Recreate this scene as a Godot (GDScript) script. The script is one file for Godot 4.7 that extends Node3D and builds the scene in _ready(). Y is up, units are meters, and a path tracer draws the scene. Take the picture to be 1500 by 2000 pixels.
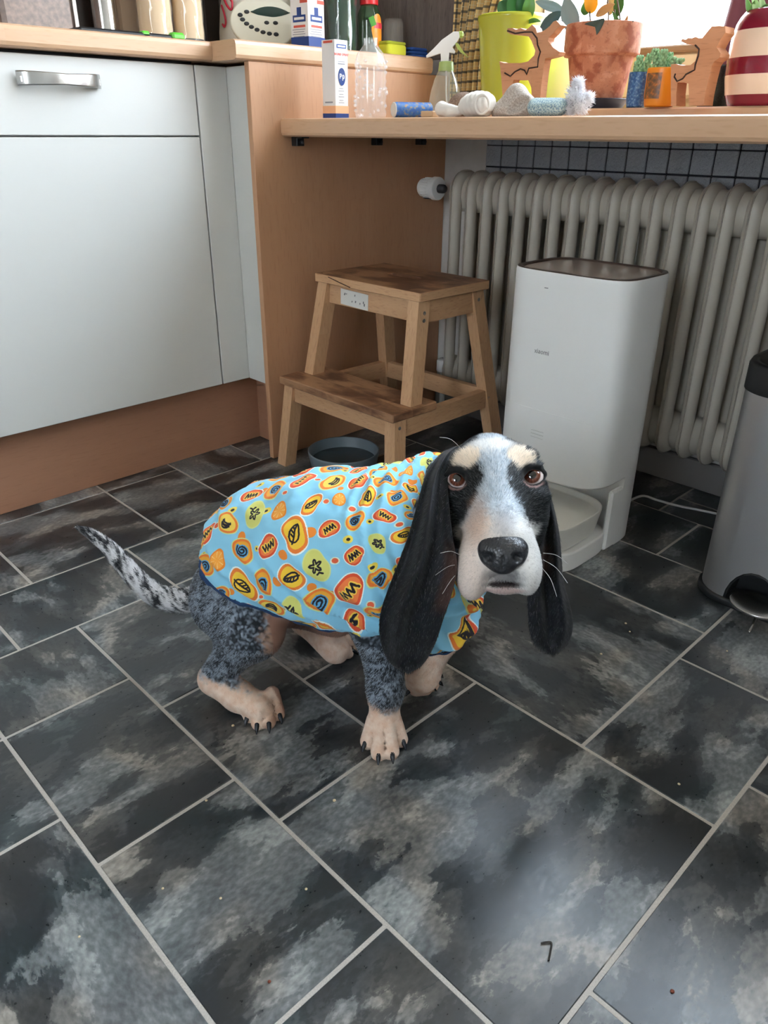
extends Node3D
# A basset hound in a printed shirt on a kitchen floor. Units are metres, y is up.
# x runs along the window wall, -z points at the window wall, the cabinets stand at -x.

const EYE := Vector3(0.0, 0.78, 0.0)
const FOCAL := 1476.695            # focal length in pixels of the 1500 x 2000 frame
var cam_basis := Basis.from_euler(Vector3(-0.466947, 0.794475, 0.0070591))
var M := {}                         # materials by name
var taken := {}                     # names in use, for numbering repeats
var rng := RandomNumberGenerator.new()

func _ready() -> void:
	rng.seed = 41
	var cam := Camera3D.new()
	cam.name = "camera"
	add_child(cam)
	cam.position = EYE
	cam.basis = cam_basis
	cam.fov = 68.2108
	cam.keep_aspect = Camera3D.KEEP_HEIGHT
	cam.near = 0.02
	cam.far = 100.0
	cam.current = true
	var env := Environment.new()
	env.background_mode = Environment.BG_SKY
	var sky := Sky.new()
	var air := ProceduralSkyMaterial.new()
	air.sky_top_color = Color(0.86, 0.93, 1.0)
	air.sky_horizon_color = Color(0.97, 0.985, 1.0)
	air.ground_bottom_color = Color(0.62, 0.63, 0.62)
	air.ground_horizon_color = Color(0.86, 0.87, 0.87)
	air.sky_energy_multiplier = 1.0
	air.sun_angle_max = 1.0
	sky.sky_material = air
	env.sky = sky
	env.background_energy_multiplier = 23.0
	env.tonemap_mode = Environment.TONE_MAPPER_LINEAR
	env.tonemap_exposure = 1.16
	env.sdfgi_enabled = true
	env.ssao_enabled = true
	env.ssil_enabled = true
	var we := WorldEnvironment.new()
	we.name = "sky_and_exposure"
	we.environment = env
	add_child(we)

	make_materials()
	build_room()
	build_floor()
	build_kitchen()
	build_radiator()
	build_stool()
	build_feeder()
	build_bin()
	build_bowl()
	build_dog()
	build_counter_things()
	build_shelf_things()
	build_floor_bits()

# ---------------------------------------------------------------- helpers

class MB:
	# collects triangles; every triangle is wound to agree with its normals
	var v := PackedVector3Array()
	var n := PackedVector3Array()
	var u := PackedVector2Array()
	var c := PackedColorArray()
	var i := PackedInt32Array()
	func put(p: Vector3, nn: Vector3, uv := Vector2.ZERO, col := Color.WHITE) -> int:
		v.append(p); n.append(nn); u.append(uv); c.append(col)
		return v.size() - 1
	func tri(a: int, b: int, d: int) -> void:
		if (v[b] - v[a]).cross(v[d] - v[a]).dot(n[a] + n[b] + n[d]) > 0.0:
			i.append(a); i.append(d); i.append(b)
		else:
			i.append(a); i.append(b); i.append(d)
	func quad(a: Vector3, b: Vector3, d: Vector3, e: Vector3, out: Vector3, col := Color.WHITE) -> void:
		var nn := (b - a).cross(d - a)
		if nn.length() < 1e-12:
			nn = (d - a).cross(e - a)
		nn = nn.normalized()
		if nn.dot(out) < 0.0:
			nn = -nn
		var k := put(a, nn, Vector2(0, 1), col)
		put(b, nn, Vector2(1, 1), col); put(d, nn, Vector2(1, 0), col); put(e, nn, Vector2(0, 0), col)
		tri(k, k + 1, k + 2); tri(k, k + 2, k + 3)
	func box(at: Vector3, size: Vector3, bev := 0.0015, bas := Basis.IDENTITY, col := Color.WHITE) -> void:
		var h := size * 0.5
		var b: float = minf(bev, minf(h.x, minf(h.y, h.z)) * 0.9)
		var g := h - Vector3(b, b, b)
		for ax in 3:
			for s in [-1.0, 1.0]:
				var o := Vector3.ZERO; o[ax] = s
				var p := (ax + 1) % 3; var q := (ax + 2) % 3
				var pts := []
				for st in [[-1.0, -1.0], [1.0, -1.0], [1.0, 1.0], [-1.0, 1.0]]:
					var w := Vector3.ZERO; w[ax] = s * h[ax]; w[p] = st[0] * g[p]; w[q] = st[1] * g[q]
					pts.append(at + bas * w)
				quad(pts[0], pts[1], pts[2], pts[3], bas * o, col)
				for s2 in [-1.0, 1.0]:      # the bevel between this face and the next axis
					var e := []
					for t in [[-1.0, 0], [1.0, 0], [1.0, 1], [-1.0, 1]]:
						var w2 := Vector3.ZERO
						w2[q] = t[0] * g[q]
						if t[1] == 0:
							w2[ax] = s * h[ax]; w2[p] = s2 * g[p]
						else:
							w2[ax] = s * g[ax]; w2[p] = s2 * h[p]
						e.append(at + bas * w2)
					var o2 := Vector3.ZERO; o2[ax] = s; o2[p] = s2
					quad(e[0], e[1], e[2], e[3], bas * o2, col)
		for sx in [-1.0, 1.0]:
			for sy in [-1.0, 1.0]:
				for sz in [-1.0, 1.0]:
					var nn := (bas * Vector3(sx, sy, sz)).normalized()
					var k := put(at + bas * Vector3(sx * h.x, sy * g.y, sz * g.z), nn, Vector2.ZERO, col)
					put(at + bas * Vector3(sx * g.x, sy * h.y, sz * g.z), nn, Vector2.ZERO, col)
					put(at + bas * Vector3(sx * g.x, sy * g.y, sz * h.z), nn, Vector2.ZERO, col)
					tri(k, k + 1, k + 2)
	func grid(rows: Array, wrap := false, flip := false, cols := []) -> void:
		# rows of equally many points, smooth; wrap joins the last column to the first
		var h := rows.size()
		var w: int = rows[0].size()
		var base := v.size()
		for y in h:
			for x in w:
				var p: Vector3 = rows[y][x]
				var xa := x - 1; var xb := x + 1
				if wrap:
					xa = (x + w - 1) % w; xb = (x + 1) % w
				else:
					xa = maxi(xa, 0); xb = mini(xb, w - 1)
				var du: Vector3 = rows[y][xb] - rows[y][xa]
				var ya := maxi(y - 1, 0); var yb := mini(y + 1, h - 1)
				if du.length() < 1e-7:      # a pole: borrow the neighbouring ring
					var yy := y + 1 if y == 0 else y - 1
					du = rows[yy][xb] - rows[yy][xa]
				var dv: Vector3 = rows[yb][x] - rows[ya][x]
				var nn := du.cross(dv)
				if nn.length() < 1e-14:
					nn = p - rows[clampi(y + (1 if y == 0 else -1), 0, h - 1)][x]
				nn = nn.normalized()
				if flip:
					nn = -nn
				put(p, nn, Vector2(float(x) / maxi(w - (0 if wrap else 1), 1), float(y) / maxi(h - 1, 1)), cols[y][x] if cols else Color.WHITE)
		for y in h - 1:
			for x in (w if wrap else w - 1):
				var x2 := (x + 1) % w
				var a := base + y * w + x; var b := base + y * w + x2
				var d := base + (y + 1) * w + x2; var e := base + (y + 1) * w + x
				tri(a, b, d); tri(a, d, e)
	func lathe(prof: Array, at := Vector3.ZERO, seg := 32, bas := Basis.IDENTITY, squash := Vector2.ONE) -> void:
		# prof: Vector2(radius, height), from the bottom outside round to wherever it ends
		var rows := []
		for q in prof:
			var r := PackedVector3Array()
			for k in seg:
				var a := TAU * k / seg
				r.append(at + bas * Vector3(cos(a) * q.x * squash.x, q.y, sin(a) * q.x * squash.y))
			rows.append(r)
		grid(rows, true, true)
	func tube(path: Array, rad, seg := 10, caps := true, flat := 1.0) -> void:
		# rad: one radius or one for each point; flat squeezes the tube across
		var rows := []
		var pts := path.duplicate()
		var rs := []
		for k in pts.size():
			rs.append(rad[k] if rad is Array else rad)
		var up := Vector3.UP
		var t0: Vector3 = (pts[1] - pts[0]).normalized()
		if absf(t0.dot(up)) > 0.95:
			up = Vector3.RIGHT
		var side := t0.cross(up).normalized()
		for k in pts.size():
			var t: Vector3 = (pts[mini(k + 1, pts.size() - 1)] - pts[maxi(k - 1, 0)]).normalized()
			side = (side - t * side.dot(t)).normalized()
			var o := t.cross(side)
			var rings := [[0.0, 1.0]]
			if caps and k == 0:
				rings = [[-1.0, 0.02], [-0.8, 0.6], [-0.4, 0.92], [0.0, 1.0]]
			elif caps and k == pts.size() - 1:
				rings = [[0.0, 1.0], [0.4, 0.92], [0.8, 0.6], [1.0, 0.02]]
			for g in rings:
				var r := PackedVector3Array()
				for s in seg:
					var a := TAU * s / seg
					r.append(pts[k] + t * (rs[k] * g[0]) + (side * cos(a) + o * sin(a) * flat) * (rs[k] * g[1]))
				rows.append(r)
		grid(rows, true, false)
	func extrude(poly: PackedVector2Array, z0: float, z1: float, xf := Transform3D.IDENTITY, smooth_sides := false, col := Color.WHITE) -> void:
		var idx := Geometry2D.triangulate_polygon(poly)
		for s in [0, 1]:
			var z: float = z1 if s == 1 else z0
			var nn := xf.basis * Vector3(0, 0, 1 if s == 1 else -1)
			var k := v.size()
			for p in poly:
				put(xf * Vector3(p.x, p.y, z), nn, p, col)
			for t in range(0, idx.size(), 3):
				tri(k + idx[t], k + idx[t + 1], k + idx[t + 2])
		var cw := Geometry2D.is_polygon_clockwise(poly)
		for k in poly.size():
			var a := poly[k]; var b := poly[(k + 1) % poly.size()]
			var e := (b - a).orthogonal() * (1.0 if cw else -1.0)
			if not smooth_sides:
				quad(xf * Vector3(a.x, a.y, z0), xf * Vector3(b.x, b.y, z0), xf * Vector3(b.x, b.y, z1), xf * Vector3(a.x, a.y, z1), xf.basis * Vector3(-e.x, -e.y, 0), col)
			else:
				var a0 := poly[(k + poly.size() - 1) % poly.size()]; var b1 := poly[(k + 2) % poly.size()]
				var na := (b - a0).orthogonal() * (-1.0 if cw else 1.0); var nb := (b1 - a).orthogonal() * (-1.0 if cw else 1.0)
				var n1 := (xf.basis * Vector3(na.x, na.y, 0)).normalized(); var n2 := (xf.basis * Vector3(nb.x, nb.y, 0)).normalized()
				var q := put(xf * Vector3(a.x, a.y, z0), n1, a, col)
				put(xf * Vector3(b.x, b.y, z0), n2, b, col); put(xf * Vector3(b.x, b.y, z1), n2, b, col); put(xf * Vector3(a.x, a.y, z1), n1, a, col)
				tri(q, q + 1, q + 2); tri(q, q + 2, q + 3)
	func done() -> ArrayMesh:
		var arr := []
		arr.resize(Mesh.ARRAY_MAX)
		arr[Mesh.ARRAY_VERTEX] = v
		arr[Mesh.ARRAY_NORMAL] = n
		arr[Mesh.ARRAY_TEX_UV] = u
		arr[Mesh.ARRAY_COLOR] = c
		arr[Mesh.ARRAY_INDEX] = i
		var m := ArrayMesh.new()
		m.add_surface_from_arrays(Mesh.PRIMITIVE_TRIANGLES, arr)
		return m

func numbered(parent: Node, called: String) -> String:
	var key := str(parent.get_instance_id()) + called
	var k: int = taken.get(key, 0)
	taken[key] = k + 1
	return called if k == 0 else "%s_%03d" % [called, k]

func add(parent: Node, called: String, mesh: Mesh, mat: Material, at := Vector3.ZERO) -> MeshInstance3D:
	var o := MeshInstance3D.new()
	o.name = numbered(parent, called)
	o.mesh = mesh
	o.material_override = mat
	o.position = at
	parent.add_child(o, true)
	return o

func thing(called: String, label: String, category: String, at := Vector3.ZERO, group := "") -> Node3D:
	var o := Node3D.new()
	o.name = numbered(self, called)
	o.position = at
	add_child(o, true)
	tag(o, label, category, group)
	return o

func tag(o: Node, label: String, category: String, group := "") -> void:
	o.set_meta("label", label)
	o.set_meta("category", category)
	if group:
		o.set_meta("group", group)

func struct(called: String, mesh: Mesh, mat: Material, at := Vector3.ZERO) -> MeshInstance3D:
	var o := add(self, called, mesh, mat, at)
	o.set_meta("kind", "structure")
	return o

func block(a: Vector3, b: Vector3, bev := 0.0015) -> ArrayMesh:
	var m := MB.new()
	m.box((a + b) * 0.5, (b - a).abs(), bev)
	return m.done()

func at(px: float, py: float, depth: float) -> Vector3:
	# the point that far along the lens axis behind a pixel of the 1500 x 2000 frame
	return EYE + cam_basis * (Vector3((px - 750.0) / FOCAL, -(py - 1000.0) / FOCAL, -1.0) * depth)

func on_floor(px: float, py: float, y := 0.0) -> Vector3:
	var d := cam_basis * Vector3((px - 750.0) / FOCAL, -(py - 1000.0) / FOCAL, -1.0)
	return EYE + d * ((y - EYE.y) / d.y)

func on_z(px: float, py: float, z: float) -> Vector3:
	var d := cam_basis * Vector3((px - 750.0) / FOCAL, -(py - 1000.0) / FOCAL, -1.0)
	return EYE + d * ((z - EYE.z) / d.z)

func on_x(px: float, py: float, x: float) -> Vector3:
	var d := cam_basis * Vector3((px - 750.0) / FOCAL, -(py - 1000.0) / FOCAL, -1.0)
	return EYE + d * ((x - EYE.x) / d.x)

func rounded(w: float, h: float, r: float, seg := 6) -> PackedVector2Array:
	var out := PackedVector2Array()
	for q in 4:
		var cx := (w * 0.5 - r) * (1 if q == 0 or q == 3 else -1)
		var cy := (h * 0.5 - r) * (1 if q < 2 else -1)
		for k in seg + 1:
			var a := PI * 0.5 * (q + float(k) / seg)
			out.append(Vector2(cx + cos(a) * r, cy + sin(a) * r))
	return out

func prism(poly: PackedVector2Array, y0: float, y1: float, bev: float) -> ArrayMesh:
	# an upright prism over a convex outline (x, z) with rounded top and bottom edges
	var m := MB.new()
	var rows := []
	var ctr := Vector2.ZERO
	for p in poly:
		ctr += p / poly.size()
	for st in [[y0, 1.0, true], [y0, 1.0, false], [y0 + bev * 0.3, 0.3, false], [y0 + bev, 0.0, false], [y1 - bev, 0.0, false], [y1 - bev * 0.3, 0.3, false], [y1, 1.0, false], [y1, 1.0, true]]:
		var r := PackedVector3Array()
		for p in poly:
			var q: Vector2 = p - (p - ctr).normalized() * (bev * st[1])
			if st[2]:
				q = ctr
			r.append(Vector3(q.x, st[0], q.y))
		rows.append(r)
	for k in [[0, 1], [1, 7], [6, 8]]:
		var part := rows.slice(k[0], k[0] + 2) if k[0] != 1 else rows.slice(1, 7)
		m.grid(part, true, true)
	return m.done()

# ---------------------------------------------------------------- textures and materials

func noise_bytes(w: int, h: int, freq: float, oct: int, sd: int, kind := FastNoiseLite.TYPE_SIMPLEX_SMOOTH, squeeze := Vector2.ONE, warp := 0.0) -> PackedByteArray:
	var f := FastNoiseLite.new()
	f.noise_type = kind
	f.seed = sd
	f.frequency = freq
	f.fractal_octaves = oct
	if warp > 0.0:
		f.domain_warp_enabled = true
		f.domain_warp_amplitude = warp
		f.domain_warp_frequency = freq * 1.5
	var im := f.get_image(int(w * squeeze.x), int(h * squeeze.y))
	if squeeze != Vector2.ONE:
		im.resize(w, h, Image.INTERPOLATE_CUBIC)
	im.convert(Image.FORMAT_L8)
	return im.get_data()

func to_tex(b: PackedByteArray, w: int, h: int) -> ImageTexture:
	var im := Image.create_from_data(w, h, false, Image.FORMAT_RGB8, b)
	return ImageTexture.create_from_image(im)

func noise_tex(freq: float, oct: int, sd: int, lo: Color, hi: Color, size := 512, mid = null) -> NoiseTexture2D:
	var f := FastNoiseLite.new()
	f.seed = sd
	f.frequency = freq
	f.fractal_octaves = oct
	var t := NoiseTexture2D.new()
	t.width = size; t.height = size
	t.seamless = true
	t.noise = f
	var g := Gradient.new()
	g.set_color(0, lo); g.set_color(1, hi)
	if mid != null:
		g.add_point(0.5, mid)
	t.color_ramp = g
	return t

func bump_tex(freq: float, oct: int, sd: int, strength := 4.0, size := 512) -> NoiseTexture2D:
	var f := FastNoiseLite.new()
	f.seed = sd
	f.frequency = freq
	f.fractal_octaves = oct
	var t := NoiseTexture2D.new()
	t.width = size; t.height = size
	t.seamless = true
	t.as_normal_map = true
	t.bump_strength = strength
	t.noise = f
	return t

func mat(col: Color, rough := 0.5, metal := 0.0, spec := 0.5) -> StandardMaterial3D:
	var m := StandardMaterial3D.new()
	m.albedo_color = col
	m.roughness = rough
	m.metallic = metal
	m.metallic_specular = spec
	return m

func tri_mat(tex: Texture2D, scale: float, rough := 0.5, tint := Color.WHITE, world := true) -> StandardMaterial3D:
	var m := mat(tint, rough)
	m.albedo_texture = tex
	m.uv1_triplanar = true
	m.uv1_world_triplanar = world
	m.uv1_triplanar_sharpness = 8.0
	m.uv1_scale = Vector3.ONE * scale
	return m

func wood_tex(sd: int, a: Color, b: Color, c: Color, along_v: bool, size := 512, contrast := 1.0) -> ImageTexture:
	# fine straight grain with flecks; a light, b mid, c dark
	var g1 := noise_bytes(size, size, 0.05, 3, sd, FastNoiseLite.TYPE_SIMPLEX_SMOOTH, Vector2(0.05, 1.0))
	var g2 := noise_bytes(size, size, 0.012, 2, sd + 1, FastNoiseLite.TYPE_SIMPLEX_SMOOTH, Vector2(0.15, 1.0))
	var g3 := noise_bytes(size, size, 0.22, 1, sd + 2, FastNoiseLite.TYPE_SIMPLEX_SMOOTH, Vector2(0.12, 1.0))
	var out := PackedByteArray()
	out.resize(size * size * 3)
	for y in size:
		for x in size:
			var k := y * size + x
			var t := clampf(0.5 + ((g1[k] - 128.0) * 0.5 + (g2[k] - 128.0) * 0.7) / 255.0 * contrast, 0.0, 1.0)
			var col := a.lerp(b, t)
			var fl := clampf((g3[k] - 175.0) / 60.0, 0.0, 1.0) * 0.35 * contrast
			col = col.lerp(c, fl)
			var o := (x * size + y if along_v else k) * 3
			out[o] = int(col.r * 255.0); out[o + 1] = int(col.g * 255.0); out[o + 2] = int(col.b * 255.0)
	return to_tex(out, size, size)

func C(r: int, g: int, b: int) -> Color:
	return Color(r / 255.0, g / 255.0, b / 255.0)

func make_materials() -> void:
	var beech := wood_tex(3, C(216, 178, 144), C(204, 163, 128), C(176, 132, 98), false, 512, 0.6)
	var beech_v := wood_tex(4, C(200, 154, 118), C(188, 140, 104), C(160, 112, 80), true, 512, 0.6)
	M.worktop = tri_mat(beech, 1.6, 0.38)
	M.panel = tri_mat(beech_v, 1.6, 0.5)
	M.kick = tri_mat(wood_tex(5, C(178, 132, 104), C(164, 118, 92), C(138, 96, 72), false, 512, 0.5), 1.6, 0.5)
	M.white = mat(C(212, 211, 206), 0.38)
	M.black_gap = mat(C(18, 18, 20), 0.8)
	M.steel = mat(C(190, 190, 188), 0.24, 1.0)
	M.plaster = tri_mat(noise_tex(0.02, 3, 9, C(205, 203, 198), C(216, 214, 210)), 2.0, 0.85)
	M.ceiling = mat(C(238, 237, 233), 0.9)
	M.tile = tri_mat(noise_tex(0.06, 4, 12, C(150, 156, 166), C(186, 190, 198)), 9.0, 0.35)
	M.tile.normal_enabled = true
	M.tile.normal_texture = bump_tex(0.05, 3, 13, 5.0, 256)
	M.tile.normal_scale = 0.6
	M.tile_joint = mat(C(38, 42, 52), 0.8)
	M.panelling = tri_mat(wood_tex(15, C(122, 112, 106), C(98, 88, 84), C(66, 58, 56), true, 512, 1.4), 2.2, 0.5)
	M.frame = mat(C(236, 222, 188), 0.5)
	M.frame_brown = mat(C(150, 122, 92), 0.6)
	M.glass = mat(Color(1, 1, 1, 0.06), 0.02)
	M.glass.transparency = BaseMaterial3D.TRANSPARENCY_ALPHA
	M.radiator = mat(C(190, 183, 170), 0.33)
	M.grout = tri_mat(noise_tex(0.2, 3, 16, C(168, 162, 154), C(196, 190, 182)), 4.0, 0.7)
	M.plastic_white = mat(C(236, 236, 234), 0.32)
	M.black = mat(C(24, 26, 28), 0.45)
	M.dark = mat(C(38, 40, 43), 0.6)
	make_slate()

func make_slate() -> void:
	# one large sheet of slate print; every tile takes its own window of it
	var s := 1536
	var big := noise_bytes(s, s, 0.0034, 5, 21, FastNoiseLite.TYPE_SIMPLEX_SMOOTH, Vector2(1.0, 0.55), 70.0)
	var mid := noise_bytes(s, s, 0.009, 5, 22, FastNoiseLite.TYPE_SIMPLEX_SMOOTH, Vector2(1.0, 0.5), 45.0)
	var fine := noise_bytes(s, s, 0.07, 4, 23, FastNoiseLite.TYPE_SIMPLEX_SMOOTH, Vector2(1.0, 0.6))
	var hue := noise_bytes(s, s, 0.003, 3, 24)
	var out := PackedByteArray(); out.resize(s * s * 3)
	var hgt := PackedByteArray(); hgt.resize(s * s)
	var rgh := PackedByteArray(); rgh.resize(s * s)
	for k in s * s:
		var b := big[k] / 255.0; var m := mid[k] / 255.0; var f := fine[k] / 255.0; var h := hue[k] / 255.0
		# ragged flakes: pale plates and dark hollows with broken edges
		var la := smoothstep(0.515, 0.54, b + (m - 0.5) * 0.42 + (f - 0.5) * 0.045)
		var dk := smoothstep(0.46, 0.43, b + (h - 0.5) * 0.3 - (m - 0.5) * 0.42 + (f - 0.5) * 0.03)
		var lb := smoothstep(0.60, 0.63, m + (f - 0.5) * 0.08)
		var light := clampf(0.24 + (m - 0.5) * 0.5 + (b - 0.5) * 0.35 + (f - 0.5) * (0.1 + la * 0.22) + la * 0.24 + lb * 0.14 - dk * 0.16, 0.0, 1.0)
		var r := lerpf(0.125, 0.62, light); var g := lerpf(0.148, 0.625, light); var bl := lerpf(0.165, 0.62, light)
		var warm := clampf((h - 0.50) * 4.0, 0.0, 1.0) * (0.3 + 0.7 * light)
		r += warm * 0.035; bl -= warm * 0.035
		var teal := clampf((0.47 - h) * 4.0, 0.0, 1.0) * (1.0 - la * 0.6)
		r -= teal * 0.02; g += teal * 0.002
		var gr := 0.92 + f * 0.16
		out[k * 3] = int(clampf(r * gr, 0, 1) * 255); out[k * 3 + 1] = int(clampf(g * gr, 0, 1) * 255); out[k * 3 + 2] = int(clampf(bl * gr, 0, 1) * 255)
		hgt[k] = int(clampf(0.3 + la * 0.25 - dk * 0.15 + f * 0.35 + m * 0.15, 0, 1) * 255)
		rgh[k] = int(clampf(0.26 + f * 0.1 + la * 0.05, 0, 1) * 255)
	var him := Image.create_from_data(s, s, false, Image.FORMAT_L8, hgt)
	him.convert(Image.FORMAT_RGBA8)
	him.bump_map_to_normal_map(1.6)
	var m2 := mat(Color.WHITE, 1.0, 0.0, 0.5)
	m2.albedo_texture = to_tex(out, s, s)
	m2.normal_enabled = true
	m2.normal_texture = ImageTexture.create_from_image(him)
	m2.normal_scale = 0.16
	m2.roughness_texture = ImageTexture.create_from_image(Image.create_from_data(s, s, false, Image.FORMAT_L8, rgh))
	m2.roughness_texture_channel = BaseMaterial3D.TEXTURE_CHANNEL_RED
	m2.clearcoat_enabled = true
	m2.clearcoat = 0.4
	m2.clearcoat_roughness = 0.3
	M.slate = m2

# ---------------------------------------------------------------- the room

func build_room() -> void:
	var m := MB.new()
	var z0 := -1.97; var z1 := -1.735
	for b in [[-2.42, -1.335, -0.05, 2.55], [-1.335, 0.9, -0.05, 0.815], [-1.335, 0.9, 2.3, 2.55], [0.9, 1.85, -0.05, 2.55]]:
		m.box(Vector3((b[0] + b[1]) * 0.5, (b[2] + b[3]) * 0.5, (z0 + z1) * 0.5), Vector3(b[1] - b[0], b[3] - b[2], z1 - z0), 0.0005)
	struct("wall_back", m.done(), M.plaster)
	struct("wall_left", block(Vector3(-2.42, -0.05, -1.735), Vector3(-2.27, 2.55, 2.65)), M.plaster)
	struct("wall_right", block(Vector3(1.7, -0.05, -1.735), Vector3(1.85, 2.55, 2.65)), M.plaster)
	m = MB.new()
	for b in [[-2.27, -0.3, -0.05, 2.55], [-0.3, 0.7, -0.05, 0.9], [-0.3, 0.7, 2.0, 2.55], [0.7, 1.7, -0.05, 2.55]]:
		m.box(Vector3((b[0] + b[1]) * 0.5, (b[2] + b[3]) * 0.5, 2.575), Vector3(b[1] - b[0], b[3] - b[2], 0.15), 0.0005)
	struct("wall_front", m.done(), M.plaster)
	struct("ceiling", block(Vector3(-2.42, 2.5, -1.97), Vector3(1.85, 2.65, 2.65)), M.ceiling)
	# dark wood-look panelling behind the worktop
	struct("trim_1", block(Vector3(-2.265, 0.95, -1.734), Vector3(-1.37, 2.5, -1.722)), M.panelling)
	struct("trim_2", block(Vector3(-2.269, 0.95, -1.72), Vector3(-2.258, 2.5, 0.9)), M.panelling)
	# the kitchen window
	var w := MB.new()
	w.box(Vector3(-0.218, 0.876, -1.825), Vector3(2.234, 0.118, 0.07), 0.004)
	w.box(Vector3(-0.218, 2.26, -1.825), Vector3(2.234, 0.08, 0.07), 0.004)
	for x in [-1.312, 0.1, 0.877]:
		w.box(Vector3(x, 1.58, -1.825), Vector3(0.045, 1.3, 0.07), 0.004)
	var win := struct("window_1", w.done(), M.frame)
	add(win, "glazing_bead", block(Vector3(-1.288, 0.9345, -1.84), Vector3(0.854, 0.9485, -1.765), 0.003), M.frame_brown)
	add(win, "glazing_bead", block(Vector3(-1.2895, 0.95, -1.855), Vector3(-1.2835, 2.2, -1.79), 0.001), M.frame_brown)
	add(win, "sash_rail", block(Vector3(-1.29, 0.847, -1.789), Vector3(0.856, 0.897, -1.769), 0.006), M.frame)
	add(win, "pane", block(Vector3(-1.283, 0.949, -1.828), Vector3(0.077, 2.22, -1.824), 0.0), M.glass)
	add(win, "pane", block(Vector3(0.123, 0.949, -1.828), Vector3(0.854, 2.22, -1.824), 0.0), M.glass)
	# a second window, behind the camera
	var d := MB.new()
	for x in [-0.26, 0.2, 0.66]:
		d.box(Vector3(x, 1.45, 2.575), Vector3(0.08, 1.1, 0.07), 0.004)
	for y in [0.94, 1.96]:
		d.box(Vector3(0.2, y, 2.575), Vector3(1.0, 0.08, 0.07), 0.004)
	var gd := struct("window_2", d.done(), M.frame)
	add(gd, "pane", block(Vector3(-0.22, 0.98, 2.573), Vector3(0.16, 1.92, 2.577), 0.0), M.glass)
	add(gd, "pane", block(Vector3(0.24, 0.98, 2.573), Vector3(0.62, 1.92, 2.577), 0.0), M.glass)
	# small square tiles on the wall above the radiator, on a bed of dark mortar
	var bed := struct("trim_3", block(Vector3(-1.386, 0.645, -1.7345), Vector3(0.3, 0.767, -1.7305), 0.0005), M.tile_joint)
	var tm := MB.new()
	tm.box(Vector3.ZERO, Vector3(0.0478, 0.0478, 0.006), 0.0012)
	var tile_mesh := tm.done()
	var half := MB.new()
	half.box(Vector3.ZERO, Vector3(0.0478, 0.016, 0.006), 0.0012)
	var half_mesh := half.done()
	for k in 33:
		var x := -1.3605 + 0.0512 * k
		add(bed, "tile", half_mesh, M.tile, Vector3(x, 0.7575, -1.7285))
		for r in 2:
			add(bed, "tile", tile_mesh, M.tile, Vector3(x, 0.7235 - 0.0515 * r, -1.7285))
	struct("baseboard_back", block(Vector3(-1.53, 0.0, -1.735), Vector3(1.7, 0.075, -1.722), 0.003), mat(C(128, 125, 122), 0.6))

# ---------------------------------------------------------------- the floor

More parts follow.
